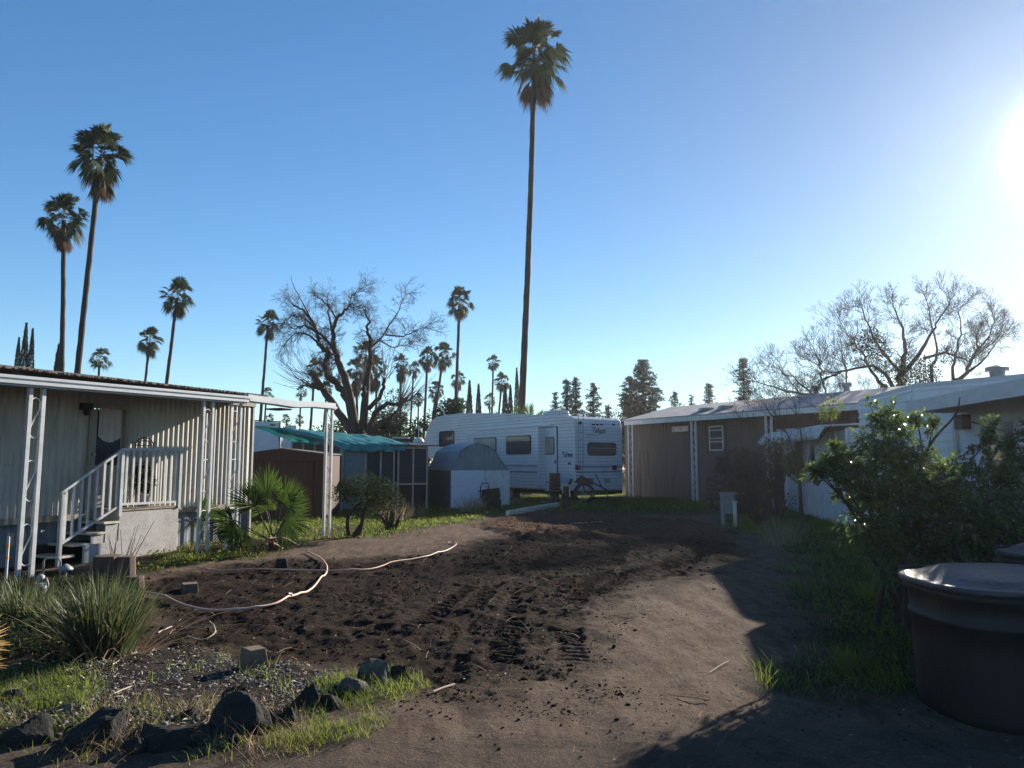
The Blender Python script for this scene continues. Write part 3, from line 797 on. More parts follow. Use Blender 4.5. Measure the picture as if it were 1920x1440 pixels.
L2 = [([(1090, 1000), (1080, 780), (1100, 640), (1130, 500), (1120, 350), (1050, 200)], .26, .03, 2),
      ([(1100, 660), (1250, 480), (1290, 400), (1350, 280), (1430, 150)], .14, .02, 2),
      ([(1330, 900), (1450, 720), (1530, 640), (1600, 500), (1600, 400)], .2, .03, 2),
      ([(1250, 540), (1400, 500), (1550, 560), (1750, 400)], .09, .02, 1), ([(1530, 640), (1650, 560), (1800, 350)], .08, .015, 1),
      ([(1060, 760), (1000, 640), (920, 590), (700, 630), (580, 690), (480, 780)], .12, .02, 1),
      ([(1080, 780), (940, 700), (860, 560), (800, 440), (700, 330)], .12, .02, 2), ([(1100, 640), (960, 480), (880, 300), (830, 200)], .10, .02, 1),
      ([(1330, 900), (1300, 640), (1340, 440), (1270, 160)], .14, .02, 2), ([(700, 630), (620, 640), (500, 560)], .05, .015, 1),
      ([(1450, 720), (1440, 560), (1500, 380), (1500, 200)], .10, .02, 1), ([(1600, 500), (1700, 380), (1720, 270)], .06, .015, 1)]
bare_tree(t2, L2, (1380, 520), 3.555, 31, 1.4, .013, 5, .42, .05, 9, 1, 3.0)
t2b = thing('bare_tree', 'low spreading leafless tree reaching left over the brown house roof', 'tree', at(1560, 900, 26.5).to_2d().to_3d())
L3 = [([(640, 1150), (560, 900), (480, 790), (350, 760), (150, 700)], .12, .02, 2), ([(560, 900), (500, 760), (330, 640), (260, 600)], .06, .015, 1),
      ([(560, 900), (600, 760), (560, 620), (550, 560)], .06, .015, 1), ([(600, 1000), (420, 880), (300, 880), (180, 830)], .06, .012, 1),
      ([(640, 1150), (740, 880), (730, 620), (720, 560)], .07, .015, 1), ([(560, 900), (700, 820), (840, 800)], .05, .012, 1)]
bare_tree(t2b, L3, (1380, 520), 3.555, 26.5, 1.2, .011, 5, .45, .06, 21, 1, 2.7)
# evergreen clump (mistletoe like) in the wide bare tree
def leafx(m): return m in ('shrub',)
def leafblob(name, root, cs, n, L, W, mat, flat=1.0, up=0.0):
    Vs = []
    for (c, R) in cs:
        k = int(n * R * R * (4 if n > 600 and leafx(mat) else 3)); dd = rsph(k); r = R * rng.uniform(.35, 1.05, k)[:, None] ** .6
        P = np.array(c[:]) + dd * r * np.array([1, 1, flat]) + rng.normal(0, R * .12, (k, 3))
        Dr = dd + rsph(k) * .8; Dr[:, 2] += up
        Vs.append(leaves(P, Dr, rsph(k), L * rng.uniform(.6, 1.3, k), W * rng.uniform(.7, 1.3, k), droop=.1))
    V, F = merge(Vs); return arr(name, V, F, mat, root)
cs = [(at(1380 + a / 3.555, 520 + b / 3.555, 31), R) for a, b, R in ((880, 420, .45), (830, 450, .4), (930, 470, .5), (960, 540, .5), (1180, 620, .7), (1260, 640, .6), (1060, 700, .6), (900, 380, .3), (1180, 700, .7), (1400, 520, .35))]
leafblob('leafy_clump', t2, cs, 420, .13, .05, 'shrub')
# evergreens and hedges low behind the homes
def bush(name, label, cat, px, top, w, D, mat, n=900, leaf=.12, group=None, blobs=14, zlow=None, branches=True, seedf=1.0):
    t = at(px, top, D); R = w * D / FPX / 2; H = t.z; base = Vector((t.x, D, 0))
    root = thing(name, label, cat, base, group)
    cs = []; br = MB()
    lo = zlow if zlow is not None else .3
    for i in range(blobs):
        u = rng.uniform(-1, 1); zz = lo + (H - lo) * rng.random() ** .7; k = math.sqrt(max(.05, 1 - ((zz - lo) / (H - lo)) ** 2 * .8))
        c = base + Vector((u * R * k * .8, rng.uniform(-.5, .5) * R * .8, zz)); r = min(R * .42, (H - lo) * .38) * rng.uniform(.7, 1.15)
        c.z = min(c.z, H - r * .8); cs.append((c, r))
        br.tube([base + Vector((rng.normal(0, .05), rng.normal(0, .05), 0)), (base + c) / 2 + Vector(rng.normal(0, .08, 3)), c], [.05, .03, .01], 5, False)
    br.build('branches', 'bark', root)
    leafblob('foliage', root, cs, n, leaf, leaf * .42, mat)
    return root
bush('evergreen_shrub', 'rounded dark evergreen shrub over the front of the trailer roof', 'shrub', 838, 753, 85, 42, 'shrub', n=260, leaf=.22)
bush('evergreen_shrub', 'dark leafy shrub at the foot of the big bare tree, right side', 'shrub', 735, 775, 90, 43, 'shrub', n=200, leaf=.24, blobs=20)
bush('evergreen_shrub', 'dark shrub between the big bare tree and the leaning palms', 'shrub', 778, 790, 60, 45, 'shrub', n=200, leaf=.24)
bush('evergreen_shrub', 'low dark shrub left of the big bare tree trunk', 'shrub', 635, 790, 55, 46, 'shrub', n=150, leaf=.22)
bush('evergreen_shrub', 'loose high bush reaching up in the bare tree limbs', 'shrub', 745, 735, 50, 47, 'shrub', n=90, leaf=.24)
bush('evergreen_shrub', 'reddish low bush behind the left end of the brown house roof', 'shrub', 1180, 745, 110, 50, 'twig', n=120, leaf=.22)
for px, tp, w, D in ((520, 800, 120, 75), (620, 805, 130, 78), (700, 800, 120, 76), (430, 790, 140, 80), (1480, 768, 150, 70), (1330, 772, 140, 76)):
    bush('distant_tree', {520: 'far low tree line bush over the white motorhome', 620: 'far low bush beyond the carport end post', 700: 'far low bush behind the big bare trunk',
         430: 'far low bush hidden by the end of the cream home', 1480: 'far low bush beyond the right of the brown roof', 1330: 'far low bush beyond the brown roof vents'}[px],
         'tree', px, tp, w, D, 'shrub', n=40, leaf=.45, group='far low trees', blobs=12)
# low fan palm behind the trailer rear
r = thing('fan_palm', 'low yellow green fan palm leaves sticking up behind the trailer roof', 'palm tree', at(990, 900, 36).to_2d().to_3d())
P = []
for px, py, ang, R in ((975, 776, 95, .95), (1005, 778, 60, .8), (950, 778, 125, .8), (990, 772, 80, 1.0), (1018, 778, 45, .9), (938, 782, 150, .7), (1000, 785, 20, .8)):
    c = at(px, py + 22, 36); a = math.radians(ang)
    P.append(fan_frond(c, (math.cos(a), -.25, math.sin(a)), .35, R, 26, .12, .06, 1.3, up=(-math.sin(a), -.6, math.cos(a))))
V, F = merge(P); arr('leaves', V, F, 'fan', r)
m = MB(); b = wloc(r); m.tube([b, b + Vector((0, 0, 3.0))], [.3, .25], 9); m.build('trunk', 'palmtrunk', r)
# ------------------------------------------------------------------ cream mobile home on the left
LF = Frame((-6.9, 10.6), (.4, .917), 1)          # post line of the awning; d>0 towards the yard
home = thing('mobile_home', 'long cream ribbed mobile home with white awning along its side', 'mobile home', LF.w(2, -2.5, 0))
WD = -1.3; SE = 5.86; FLOOR = .76
def ribbed(F, s0, s1, d, z0, z1, pitch, depth, name, mat, parent, ztop=None, prof=None):
    """vertical ribs: a folded sheet"""
    prof = prof or [(0, 0), (.35, 0), (.5, 1), (.85, 1), (1, 0)]
    n = int((s1 - s0) / pitch); vs = []; fs = []
    for i in range(n):
        for t, q in prof[:-1]:
            vs.append((s0 + (i + t) * pitch, d + q * depth))
    vs.append((s1, d)); V = []
    for a, dd in vs:
        V.append(F.w(a, dd, z0)); V.append(F.w(a, dd, ztop(a) if ztop else z1))
    for i in range(len(vs) - 1): fs.append((2 * i, 2 * i + 2, 2 * i + 3, 2 * i + 1))
    m = MB(); m.add(V, fs); return m.build(name, mat, parent)
ds0, dz1 = LF.hit(168, 755, WD); ds1, _ = LF.hit(241, 755, WD); dtop = dz1
ribbed(LF, -9, ds0, WD, FLOOR, 3.0, .118, .028, 'wall', 'cream', home, prof=[(0, 0), (.3, .15), (.5, 1), (.7, .9), (1, 0)])
ribbed(LF, ds1, SE, WD, FLOOR, 3.0, .118, .03, 'wall', 'cream', home, prof=[(0, 0), (.3, .15), (.5, 1), (.7, .9), (1, 0)])
m = MB(); m.fbox(LF, ds0, ds1, WD - .15, WD, dtop, 3.0); m.build('wall', 'cream', home)
m = MB(); m.fbox(LF, SE - .02, SE + .03, WD - 3.6, WD + .035, .1, 3.0); m.build('end_wall', 'cream', home)
m = MB(); m.fbox(LF, SE - 1.0, SE + .05, WD + .032, WD + .05, 2.86, 3.0); m.build('trim', 'creamtrim', home)
m = MB(); m.fbox(LF, -9, SE + .02, WD - .05, WD + .06, FLOOR - .1, FLOOR + .0); m.build('sill_beam', 'creamtrim', home)
ribbed(LF, -9, SE, WD - .04, 0, FLOOR - .1, .25, .02, 'skirting', 'skirt', home)
m = MB()
m.hexa([LF.w(-9, WD + .12, 3.03), LF.w(SE + .12, WD + .12, 3.08), LF.w(SE + .12, WD - 2, 3.3), LF.w(-9, WD - 2, 3.3),
        LF.w(-9, WD + .12, 3.09), LF.w(SE + .12, WD + .12, 3.14), LF.w(SE + .12, WD - 2, 3.36), LF.w(-9, WD - 2, 3.36)])
m.hexa([LF.w(-9, WD - 4, 3.03), LF.w(SE + .12, WD - 4, 3.08), LF.w(SE + .12, WD - 2, 3.3), LF.w(-9, WD - 2, 3.3),
        LF.w(-9, WD - 4, 3.09), LF.w(SE + .12, WD - 4, 3.14), LF.w(SE + .12, WD - 2, 3.36), LF.w(-9, WD - 2, 3.36)])
for i in range(150):                              # curled shingle edges
    s = -2 + 7.9 * i / 150 + rng.uniform(-.02, .02); m.fbox(LF, s, s + .045, WD + .12, WD + .17 + rng.uniform(0, .04), 3.065 + .006 * s + rng.uniform(-.005, .01), 3.09 + .006 * s + rng.uniform(0, .012))
m.build('roof', 'shingle', home)
m = MB(); c = LF.hit(40, 688, WD - 1); m.fbox(LF, c[0] - .1, c[0] + .1, WD - 1.1, WD - .9, 3.15, 3.26); m.build('roof_vent', 'galv', home)
FZ = lambda s: 2.69 + .017 * s
SA = 5.30
m = MB()                                           # awning deck with soffit
m.hexa([LF.w(-9, .06, 2.69 - .153 + .05), LF.w(SA, .06, FZ(SA) + .05), LF.w(SA, WD + .03, 2.93), LF.w(-9, WD + .03, 2.88),
        LF.w(-9, .06, 2.69 - .153 + .1), LF.w(SA, .06, FZ(SA) + .1), LF.w(SA, WD + .03, 3.02), LF.w(-9, WD + .03, 2.98)])
m.build('awning_deck', 'soffit', home)
m = MB()
for a0, a1, dd, z0, z1 in ((-9, 4.2, .06, 0, .15), (-9, 4.2, .11, .03, .075), (-9, 4.2, .10, .105, .14)):
    m.fbox(LF, a0, a1, dd - .05, dd + .03, FZ(a0) + z0, FZ(a0) + z1, .017 * (a1 - a0))
m.build('awning_fascia', 'fascia', home)
m = MB()                                           # sagging carport beam
bs = [(4.23, 2.80, .0), (5.0, 2.79, 0), (5.55, 2.77, -.02), (6.2, 2.82, 0), (7.0, 2.83, .02)]
for (a0, z0, d0), (a1, z1, d1) in zip(bs, bs[1:]):
    m.fbox(LF, a0, a1 - .004, .0, .09, z0, z0 + .15, z1 - z0)
    m.fbox(LF, a0, a1 - .004, .1, .13, z0 + .02, z0 + .07, z1 - z0)
    m.fbox(LF, a0, a1 - .004, -.5, -.01, z0 + .10, z0 + .14, z1 - z0)
m.build('carport_beam', 'fascia', home)
m = MB(); m.fbox(LF, 5.25, 5.6, -.4, .0, 2.73, 2.76); m.build('loose_bracket', 'dark', home)
def scroll(m, F, s, z, w, h, d, flip=1):
    """an S-shaped strap"""
    pts = []
    for i in range(25):
        t = i / 24
        if t < .3:
            a = math.pi * (t / .3); pts.append((s + flip * (-w * .5 + w * .46 * (1 - math.cos(a)) * 1.0), z + h * (.80 + .0) + math.sin(a) * h * .12))
        elif t > .7:
            a = math.pi * ((t - .7) / .3); pts.append((s + flip * (-w * .42 + w * .46 * (1 - math.cos(a))), z + h * .20 - math.sin(a) * h * .12))
        else:
            k = (t - .3) / .4; k2 = k * k * (3 - 2 * k); pts.append((s + flip * (w * .42 - w * .84 * k2), z + h * (.80 - .60 * k)))
    m.tube([F.w(a, d, b) for a, b in pts], .011, 6)
def post_pair(F, s0, s1, d, z1, top=None, parent=None, scr=True, thick=.035):
    for s in (s0, s1):
        g = F.w(s, d, 0); m = MB(); m.fbox(F, s - thick / 2, s + thick / 2, d - thick / 2, d + thick / 2, hz(g.x, g.y) - .1, z1); m.build('post', 'white', parent, bevel=.004)
    if scr:
        h = z1 / 3.2; w = (s1 - s0) - .02
        for k in range(3):
            m = MB(); scroll(m, F, (s0 + s1) / 2, .12 + k * (z1 / 3), w, h * .82, d); m.build('scroll', 'white', parent)
for pxa, pxb, pyt in ((44, 74, 727), (379, 397, 752), (432, 450, 756)):
    a = LF.hit(pxa + (8 if pxa < 100 else 0), 900, 0)[0]; b = LF.hit(pxb, 900, 0)[0]
    a = LF.hit({44: 45, 379: 376, 432: 428}[pxa], 900, 0)[0]; b = LF.hit({74: 70, 397: 393, 450: 446}[pxb], 900, 0)[0]
    post_pair(LF, a, b, 0, FZ(a), parent=home, thick=.06 if pxa < 100 else .05)
a = LF.hit(609, 900, 0)[0]; b = LF.hit(618, 900, 0)[0]
post_pair(LF, a, b + .03, 0, 2.83, parent=home, thick=.055, scr=False)
m = MB()
for k in range(9): m.tube([LF.w(a, 0, .2 + k * .29), LF.w(b + .03, 0, .2 + (k + 1) * .29)] if k % 2 else [LF.w(b + .03, 0, .2 + k * .29), LF.w(a, 0, .2 + (k + 1) * .29)], .012, 5)
m.build('scroll', 'white', home)
# the door
door = MB(); door.fbox(LF, ds0 + .06, ds1 - .06, WD - .10, WD - .04, FLOOR, dtop - .1); door = door.build('door', 'doorp', home)
m = MB()
for a0, a1, z0, z1 in ((ds0, ds0 + .06, FLOOR, dtop), (ds1 - .06, ds1, FLOOR, dtop), (ds0 + .06, ds1 - .06, dtop - .08, dtop)):
    m.fbox(LF, a0, a1, WD - .12, WD + .04, z0, z1)
m.build('door_frame', 'creamtrim', home)
wa, wz1 = LF.hit(187, 767, WD); wb, wz0 = LF.hit(225, 872, WD)
m = MB(); m.fbox(LF, wa, wb, WD - .045, WD - .03, wz0, wz1); m.build('door_window', 'navy', door, org=None)
def fixp(o, par):                                  # sub-part: keep world coordinates right
    return o
m = MB(); n = 24; vs = []; fs = []
cz0 = LF.hit(200, 822, WD)[1]
for i in range(n + 1):
    t = i / n; a = wa + .01 + (wb - wa - .02) * t; d = WD - .018 + .012 * math.sin(t * 22); sag = .10 * math.sin(t * math.pi)
    vs += [LF.w(a, d, wz1 + .02), LF.w(a, d + .006, (cz0 + wz1) / 2), LF.w(a, d, cz0 - sag + .03)]
for i in range(n):
    for k in range(2): fs.append((3 * i + k, 3 * i + 3 + k, 3 * i + 4 + k, 3 * i + 1 + k))
m.add(vs, fs); m.build('curtain', 'cloth', door, smooth=True)
ka, kz = LF.hit(173, 852, WD)
m = MB(); m.tube([LF.w(ds0 + .13, WD - .05, kz), LF.w(ds0 + .13, WD + .03, kz)], [.018, .03], 10); m.build('handle', 'chrome', door)
la, lz = LF.hit(157, 762, WD)
m = MB(); m.fbox(LF, la - .1, la + .06, WD + .03, WD + .16, lz - .06, lz + .05); m.lathe(LF.w(la - .02, WD + .1, lz - .16), [(.03, 0), (.06, .05), (.05, .1)], 10); m.build('porch_lamp', 'dark', home)

# ------------------------------------------------------------------ porch stairs
PF = Frame(LF.w(0, -.7, 0).to_2d(), (.4, .917), 1)
s_l = PF.hit(222, 990)[0]; s_r = PF.hit(333, 990)[0]; s_b = PF.hit(113, 990)[0]
st = thing('porch_stairs', 'porch stairs with white slatted railing up to a pale block landing', 'stairs', PF.w(s_l, -.2, 0))
LZ = .80
m = MB(); m.fbox(PF, s_l, s_r, -.55, 0, -.05, LZ); m.build('landing_block', 'stucco', st, bevel=.01)
m = MB(); m.fbox(PF, s_l, s_r + .02, -.58, .015, LZ + .002, LZ + .03); m.build('landing_deck', 'woodgrey', st)
nst = 4
for k in range(nst):
    z = LZ * (nst - k - .0) / (nst + 1) * 1.0; z = LZ - (k + 1) * LZ / (nst + 1)
    a1 = s_l - k * (s_l - s_b) / nst; a0 = a1 - (s_l - s_b) / nst
    m = MB(); m.fbox(PF, a0 - .03, a1 - .005, -.6, .02, z - .035, z); m.build('step', 'woodstep', st)
    if k < 2:
        m = MB(); m.fbox(PF, a0 + .02, a1 - .01, -.02, -.004, .02, z - .045); m.build('stair_side', 'stucco', st)
m = MB(); m.fbox(PF, s_b, s_l - .02, -.64, -.605, 0, .3); m.build('stringer', 'dark', st)
def rail(par, s0, z0, s1, z1, zb0, zb1, d, n, name='baluster'):
    m = MB(); m.fbox(PF, s0 - .04, s1, d - .03, d + .03, z0, z0 + .045, z1 - z0); m.build('handrail', 'white', par)
    m = MB(); m.fbox(PF, s0, s1, d - .018, d + .018, zb0, zb0 + .04, zb1 - zb0); m.build('bottom_rail', 'white', par)
    for i in range(n):
        t = (i + .5) / n; s = s0 + (s1 - s0) * t
        m = MB(); za = zb0 + (zb1 - zb0) * t + .04; zt = z0 + (z1 - z0) * t
        m.fbox(PF, s - .019, s + .019, d - .012, d + .012, za, zt + .01); m.build(name, 'white', par)
zt = LF.hit(0, 0)[1]
zr1 = PF.hit(230, 845)[1]; zr0 = PF.hit(115, 928)[1]; zrr = PF.hit(331, 845)[1]
rail(st, s_b, zr0, s_l, zr1, PF.hit(130, 1022)[1], PF.hit(222, 950)[1], .0, 8)
rail(st, s_l + .03, zr1, s_r - .02, zrr, PF.hit(240, 947)[1], PF.hit(325, 943)[1], .0, 9)
for s, z0, z1 in ((s_b, -.05, zr0), (s_l, LZ * .9, zr1), (s_r - .01, LZ + .0, zrr)):
    m = MB(); m.fbox(PF, s - .028, s + .028, -.03, .03, z0, z1 + .01); m.build('post', 'white', st)
m = MB(); m.fbox(PF, PF.hit(155, 995)[0], s_l - .005, .024, .03, .0, .30); m.build('stair_side', 'stucco', st)
# wrought iron plant stand on the landing
ia, iz = PF.hit(272, 822, -.45)
stn = thing('plant_stand', 'black wrought iron arched plant stand behind the porch railing', 'plant stand', PF.w(ia, -.45, LZ + .03))
m = MB(); w = .19
def P3(a, z): return PF.w(ia + a, -.45, z)
for sgn in (-1, 1): m.tube([P3(sgn * w, LZ + .03), P3(sgn * w, iz - .12)], .009, 6)
for rr, zc in ((w, iz - .13), (w - .04, iz - .15)):
    m.tube([P3(rr * math.cos(t), zc + rr * .75 * math.sin(t)) for t in np.linspace(0, math.pi, 15)], .009, 6)
for z in (iz - .13, iz - .45, iz - .75): m.tube([P3(-w, z), P3(w, z)], .008, 6)
for sgn in (-1, 1): m.tube([P3(sgn * (w + .03 + .03 * math.cos(t)), iz - .1 + .03 * math.sin(t)) for t in np.linspace(0, 5, 10)], .007, 5)
for k in range(3): m.tube([P3((k - 1) * .09, iz - .75), P3((k - 1) * .09, iz - .45)], .006, 5)
m.build('frame', 'dark', stn)
pl = thing('potted_plant', 'leafy plant in a pale pot inside the iron plant stand', 'plant', PF.w(ia, -.42, LZ + .03))
m = MB(); m.lathe(PF.w(ia, -.42, LZ + .03), [(.08, 0), (.11, .2), (.12, .22)], 12); m.build('pot', 'stucco', pl, smooth=True)
leafblob('foliage', pl, [(PF.w(ia + .02, -.42, LZ + .45), .16), (PF.w(ia - .02, -.42, LZ + .65), .12)], 4200, .07, .03, 'shrub')
# marker pole and meters at the left
g = G(10, 1095); q = tog(g)
pr = thing('marker_pole', 'thin white pole with orange bands at the left edge by the awning post', 'pole', q)
m = MB(); m.tube([q, q + Vector((0, 0, .62))], .018, 10); m.build('pole', 'white', pr)
m = MB(); m.tube([q + Vector((0, 0, .32)), q + Vector((0, 0, .36))], .0195, 10); m.tube([q + Vector((0, 0, .47)), q + Vector((0, 0, .52))], .0195, 10); m.build('band', 'orange', pr)
def meter(px, py, label, seed):
    q = tog(G(px, py)); r = thing('gas_meter', label, 'meter', q, 'grey meters by the awning post')
    m = MB(); m.tube([q, q + Vector((0, 0, .20)), q + Vector((.03, 0, .26)), q + Vector((.14, 0, .26)), q + Vector((.16, 0, .2)), q + Vector((.16, 0, 0))], .014, 8); m.build('pipe', 'galv', r, smooth=True)
    m = MB(); m.lathe(q + Vector((.08, -.02, .05)), [(.05, 0), (.085, .03), (.085, .13), (.05, .16)], 12); m.build('body', 'galv', r, smooth=True)
    m = MB(); m.lathe(q + Vector((.08, -.02, .235)), [(.03, 0), (.045, .01), (.045, .06), (.02, .08)], 12); m.build('dial', 'galv', r, smooth=True)
meter(62, 1128, 'grey gas meter with curved pipe below the left awning post', 1)
q = tog(G(80, 1082)); r = thing('bent_pipe', 'bent grey pipe hoop standing by the foot of the stairs', 'pipe')
r.location = q
m = MB(); m.tube([q + Vector((0, 0, -.02)), q + Vector((0, 0, .22)), q + Vector((.04, 0, .26)), q + Vector((.2, 0, .26)), q + Vector((.24, 0, .22)), q + Vector((.24, 0, -.02))], .014, 8); m.build('hoop', 'galv', r, smooth=True)
q = tog(G(122, 1085)); r = thing('utility_meter', 'small domed grey utility meter beside the stair post', 'meter', q)
m = MB(); m.tube([q, q + Vector((0, 0, .12))], .02, 8); m.build('pipe', 'galv', r)
m = MB(); m.lathe(q + Vector((0, 0, .12)), [(.09, 0), (.1, .02), (.06, .06), (.02, .09)], 12); m.build('cap', 'galv', r, smooth=True)

# ------------------------------------------------------------------ brown garden shed, white box trailer, motorhome
SF = Frame(at(462, 900, 21.5).to_2d(), (1, .02), 1)
bs_ = thing('garden_shed', 'dark reddish brown board shed with low gable behind the carport', 'shed', SF.w(1.2, -1, 0))
w = SF.hit(606, 900)[0]
ze = SF.hit(606, 852)[1]; zp = SF.hit(530, 842)[1]
ribbed(SF, 0, w, 0, 0, ze, .16, .012, 'wall', 'brownshed', bs_, ztop=lambda a: ze - .02)
m = MB(); m.prism(SF, [(-.05, ze - .16), (w + .02, ze - .2), (w + .02, ze), (w * .45, zp), (-.05, ze + .0)], .02, .06); m.build('gable_board', 'brownshed', bs_)
m = MB(); m.prism(SF, [(-.1, ze + .005), (w * .45, zp + .005), (w + .05, ze + .005), (w + .05, ze + .03), (w * .45, zp + .03), (-.1, ze + .03)], .1, -2.2); m.build('roof', 'shingle', bs_)
for s_ in (w - .03, 0):
    m = MB(); m.fbox(SF, s_, s_ + .03, -2.2, -.002, 0, ze - .02); m.build('side_wall', 'brownshed', bs_)
for k in (0, 1):
    m = MB(); m.fbox(SF, w * .42 + k * .5, w * .42 + .49 + k * .5, .015, .035, .05, ze - .25); m.build('door', 'brownshed', bs_)
TF = Frame(at(450, 900, 30).to_2d(), (1, .25), 1)
tr_ = thing('box_trailer', 'plain white box trailer with dark edge between the cream home and the shelter', 'trailer', TF.w(0, -1, 0))
tw_, tz = TF.hit(524, 792)
m = MB(); m.fbox(TF, -2.5, tw_, -3, 0, .5, tz + .15, -.15); m.build('body', 'rvplain', tr_)
m = MB(); m.fbox(TF, tw_, tw_ + .05, -.05, .01, .5, tz + .02); m.fbox(TF, -2.5, tw_ + .05, -.03, .012, tz + .16, tz + .2, -.15); m.build('edge_trim', 'dark', tr_)
m = MB(); a, z = TF.hit(513, 797); m.fbox(TF, a - .14, a + .06, .003, .02, z - .03, z + .03); m.build('marker_light', 'lamp_red', tr_)
def wheel(m, F, s, d, z, r, wd=.2): m.tube([F.w(s, d, z), F.w(s, d - wd, z)], r, 20)
m = MB(); wheel(m, TF, -.3, -.1, .36, .36); m.build('wheel', 'black', tr_)
HF = Frame(at(520, 900, 36).to_2d(), (1, .1), 1)
mh = thing('motorhome', 'white motorhome roof with air conditioner showing above the teal tarp', 'motorhome', HF.w(1, -1, 0))
m = MB()
pr_ = [HF.hit(*p) for p in ((521, 850), (521, 812), (526, 806), (534, 804), (560, 809), (600, 814), (640, 818), (644, 826), (644, 850))]
pr_[0] = (pr_[0][0], .6); pr_[-1] = (pr_[-1][0], .6)
m.prism(HF, pr_, 0, -2.4); m.build('body', 'rvplain', mh, bevel=.05)
a, z = HF.hit(540, 804); m = MB(); m.fbox(HF, a - .15, a + .35, -1, -.3, z - .02, z + .18); m.build('air_conditioner', 'white', mh, bevel=.03)
a, z = HF.hit(552, 809); m = MB(); m.fbox(HF, a, a + .5, -1, -.3, z - .02, z + .08); m.build('roof_hatch', 'dark', mh)
for s_ in (.8, 2.6):
    m = MB(); wheel(m, HF, s_, -.1, .38, .3); m.build('wheel', 'black', mh)

# ------------------------------------------------------------------ shelter with teal tarp
A0 = at(640, 900, 25.3); A1 = at(801, 900, 26.8)
KF = Frame(A0.to_2d(), (A1 - A0).to_2d(), 1); kw = (A1 - A0).to_2d().length
sh = thing('screened_shelter', 'makeshift screened shelter of pale posts and dark panels', 'shelter', KF.w(kw / 2, -1, 0))
KZ = 2.22
def kx(px): return KF.hit(px, 880)[0]
kps = [642, 685, 713, 738, 746, 774, 800]
m = MB(); z = KF.hit(760, 908)[1]
for px in kps: m.fbox(KF, kx(px) - .028, kx(px) + .028, 0, .05, 0, KZ)
m.build('posts', 'palewood', sh)
m = MB(); m.fbox(KF, kx(713), kx(801), .052, .09, z - .02, z + .04); m.fbox(KF, kx(642), kx(801), .052, .08, KZ - .09, KZ); m.build('rails', 'palewood', sh)
for a, b in zip(kps[1:], kps[2:]):
    if (a, b) == (738, 746): continue
    m = MB(); m.fbox(KF, kx(a) + .03, kx(b) - .03, .01, .02, z + .04, KZ - .1); m.build('screen', 'screen', sh)
    m = MB(); m.fbox(KF, kx(a) + .03, kx(b) - .03, .01, .02, .05, z - .02); m.build('lower_panel', 'brownshed', sh)
m = MB(); m.fbox(KF, kx(645), kx(683), .02, .04, .1, KZ - .12); m.build('door_panel', 'bluepanel', sh)
m = MB(); m.fbox(KF, 0, kw, -3.0, -2.95, 0, KZ + .3); m.fbox(KF, kw - .02, kw, -3, -.002, 0, KZ); m.build('back_wall', 'brownshed', sh)
B1 = at(547, 900, 28.5); WF = Frame(B1.to_2d(), (A0 - B1).to_2d(), 1); ww = (A0 - B1).to_2d().length
m = MB(); m.fbox(WF, 0, ww, -.03, 0, 0, 2.0, 0); m.build('side_wall', 'brownshed', sh)
m = MB()
for k in range(5): s = ww * k / 4; m.fbox(WF, s - .04, s + .04, 0, .05, 1.9, 2.5 - .2 * k / 4)
m.fbox(WF, 0, ww, 0, .05, 2.44, 2.5, -.2); m.fbox(WF, 0, ww, 0.052, .09, 1.9, 1.98); m.build('posts', 'palewood', sh)
m = MB(); m.fbox(WF, 0, ww, -.02, -.01, 2.0, 2.45, -.2); m.build('screen', 'screen', sh)
# tarp, ragged, over the roof
nx_, ny_ = 90, 26; V = []; 
top_l = at(528, 812, 29.5); top_m = at(640, 826, 27.5)
for j in range(ny_):
    v = j / (ny_ - 1)
    for i in range(nx_):
        u = i / (nx_ - 1)
        # front edge runs along side wall then along the front; back edge straight
        if u < .38:
            f = WF.w(ww * u / .38, .18, 2.53 - .22 * u / .38)
        else:
            k = (u - .38) / .62; f = KF.w((kw - .75) * k, .2, KZ + .07)
        bpt = KF.w(-2.7 + (kw + 2.0) * u, -2.6, 2.98 - .34 * u)
        if v > .35:
            p = bpt.lerp(f, (v - .0) if v < 1 else 1)
            p = bpt.lerp(f, min(1, v * 1.15))
        else: p = bpt.lerp(f, v * 1.15)
        z = p.z + .045 * (fbm(np.array(u * 30), np.array(v * 5), 1, 3) - .5) * 2
        if v > .87:
            drop = (v - .87) / .13; rag = (.10 + .26 * float(fbm(np.array(u * 14.0), np.array(.3), 1, 3))) * (1 if .38 < u < .95 else .45)
            z -= drop * rag; q = (KF.n if u > .38 else WF.n) * (.05 + .05 * math.sin(u * 60 + v * 9)); p = p + Vector((q.x, q.y, 0)) * drop
        V.append((p.x, p.y, float(z)))
Fq = [(j * nx_ + i, j * nx_ + i + 1, (j + 1) * nx_ + i + 1, (j + 1) * nx_ + i) for j in range(ny_ - 1) for i in range(nx_ - 1)]
m = MB(); m.add(V, Fq); tp = m.build('tarp', 'teal', None, smooth=True, org=KF.w(0, 0, 2.3)); tag(tp, 'crumpled teal tarp with ragged edge draped over the shelter roof', 'tarp')
m = MB(); m.hexa([KF.w(kw - 1.5, .25, KZ + .01), KF.w(kw + .35, .25, KZ + .01), KF.w(kw + .35, -3, KZ + .2), KF.w(kw - 1.5, -3, KZ + .2),
                  KF.w(kw - 1.5, .25, KZ + .05), KF.w(kw + .35, .25, KZ + .05), KF.w(kw + .35, -3, KZ + .24), KF.w(kw - 1.5, -3, KZ + .24)]); m.build('roof_sheet', 'dark', sh)
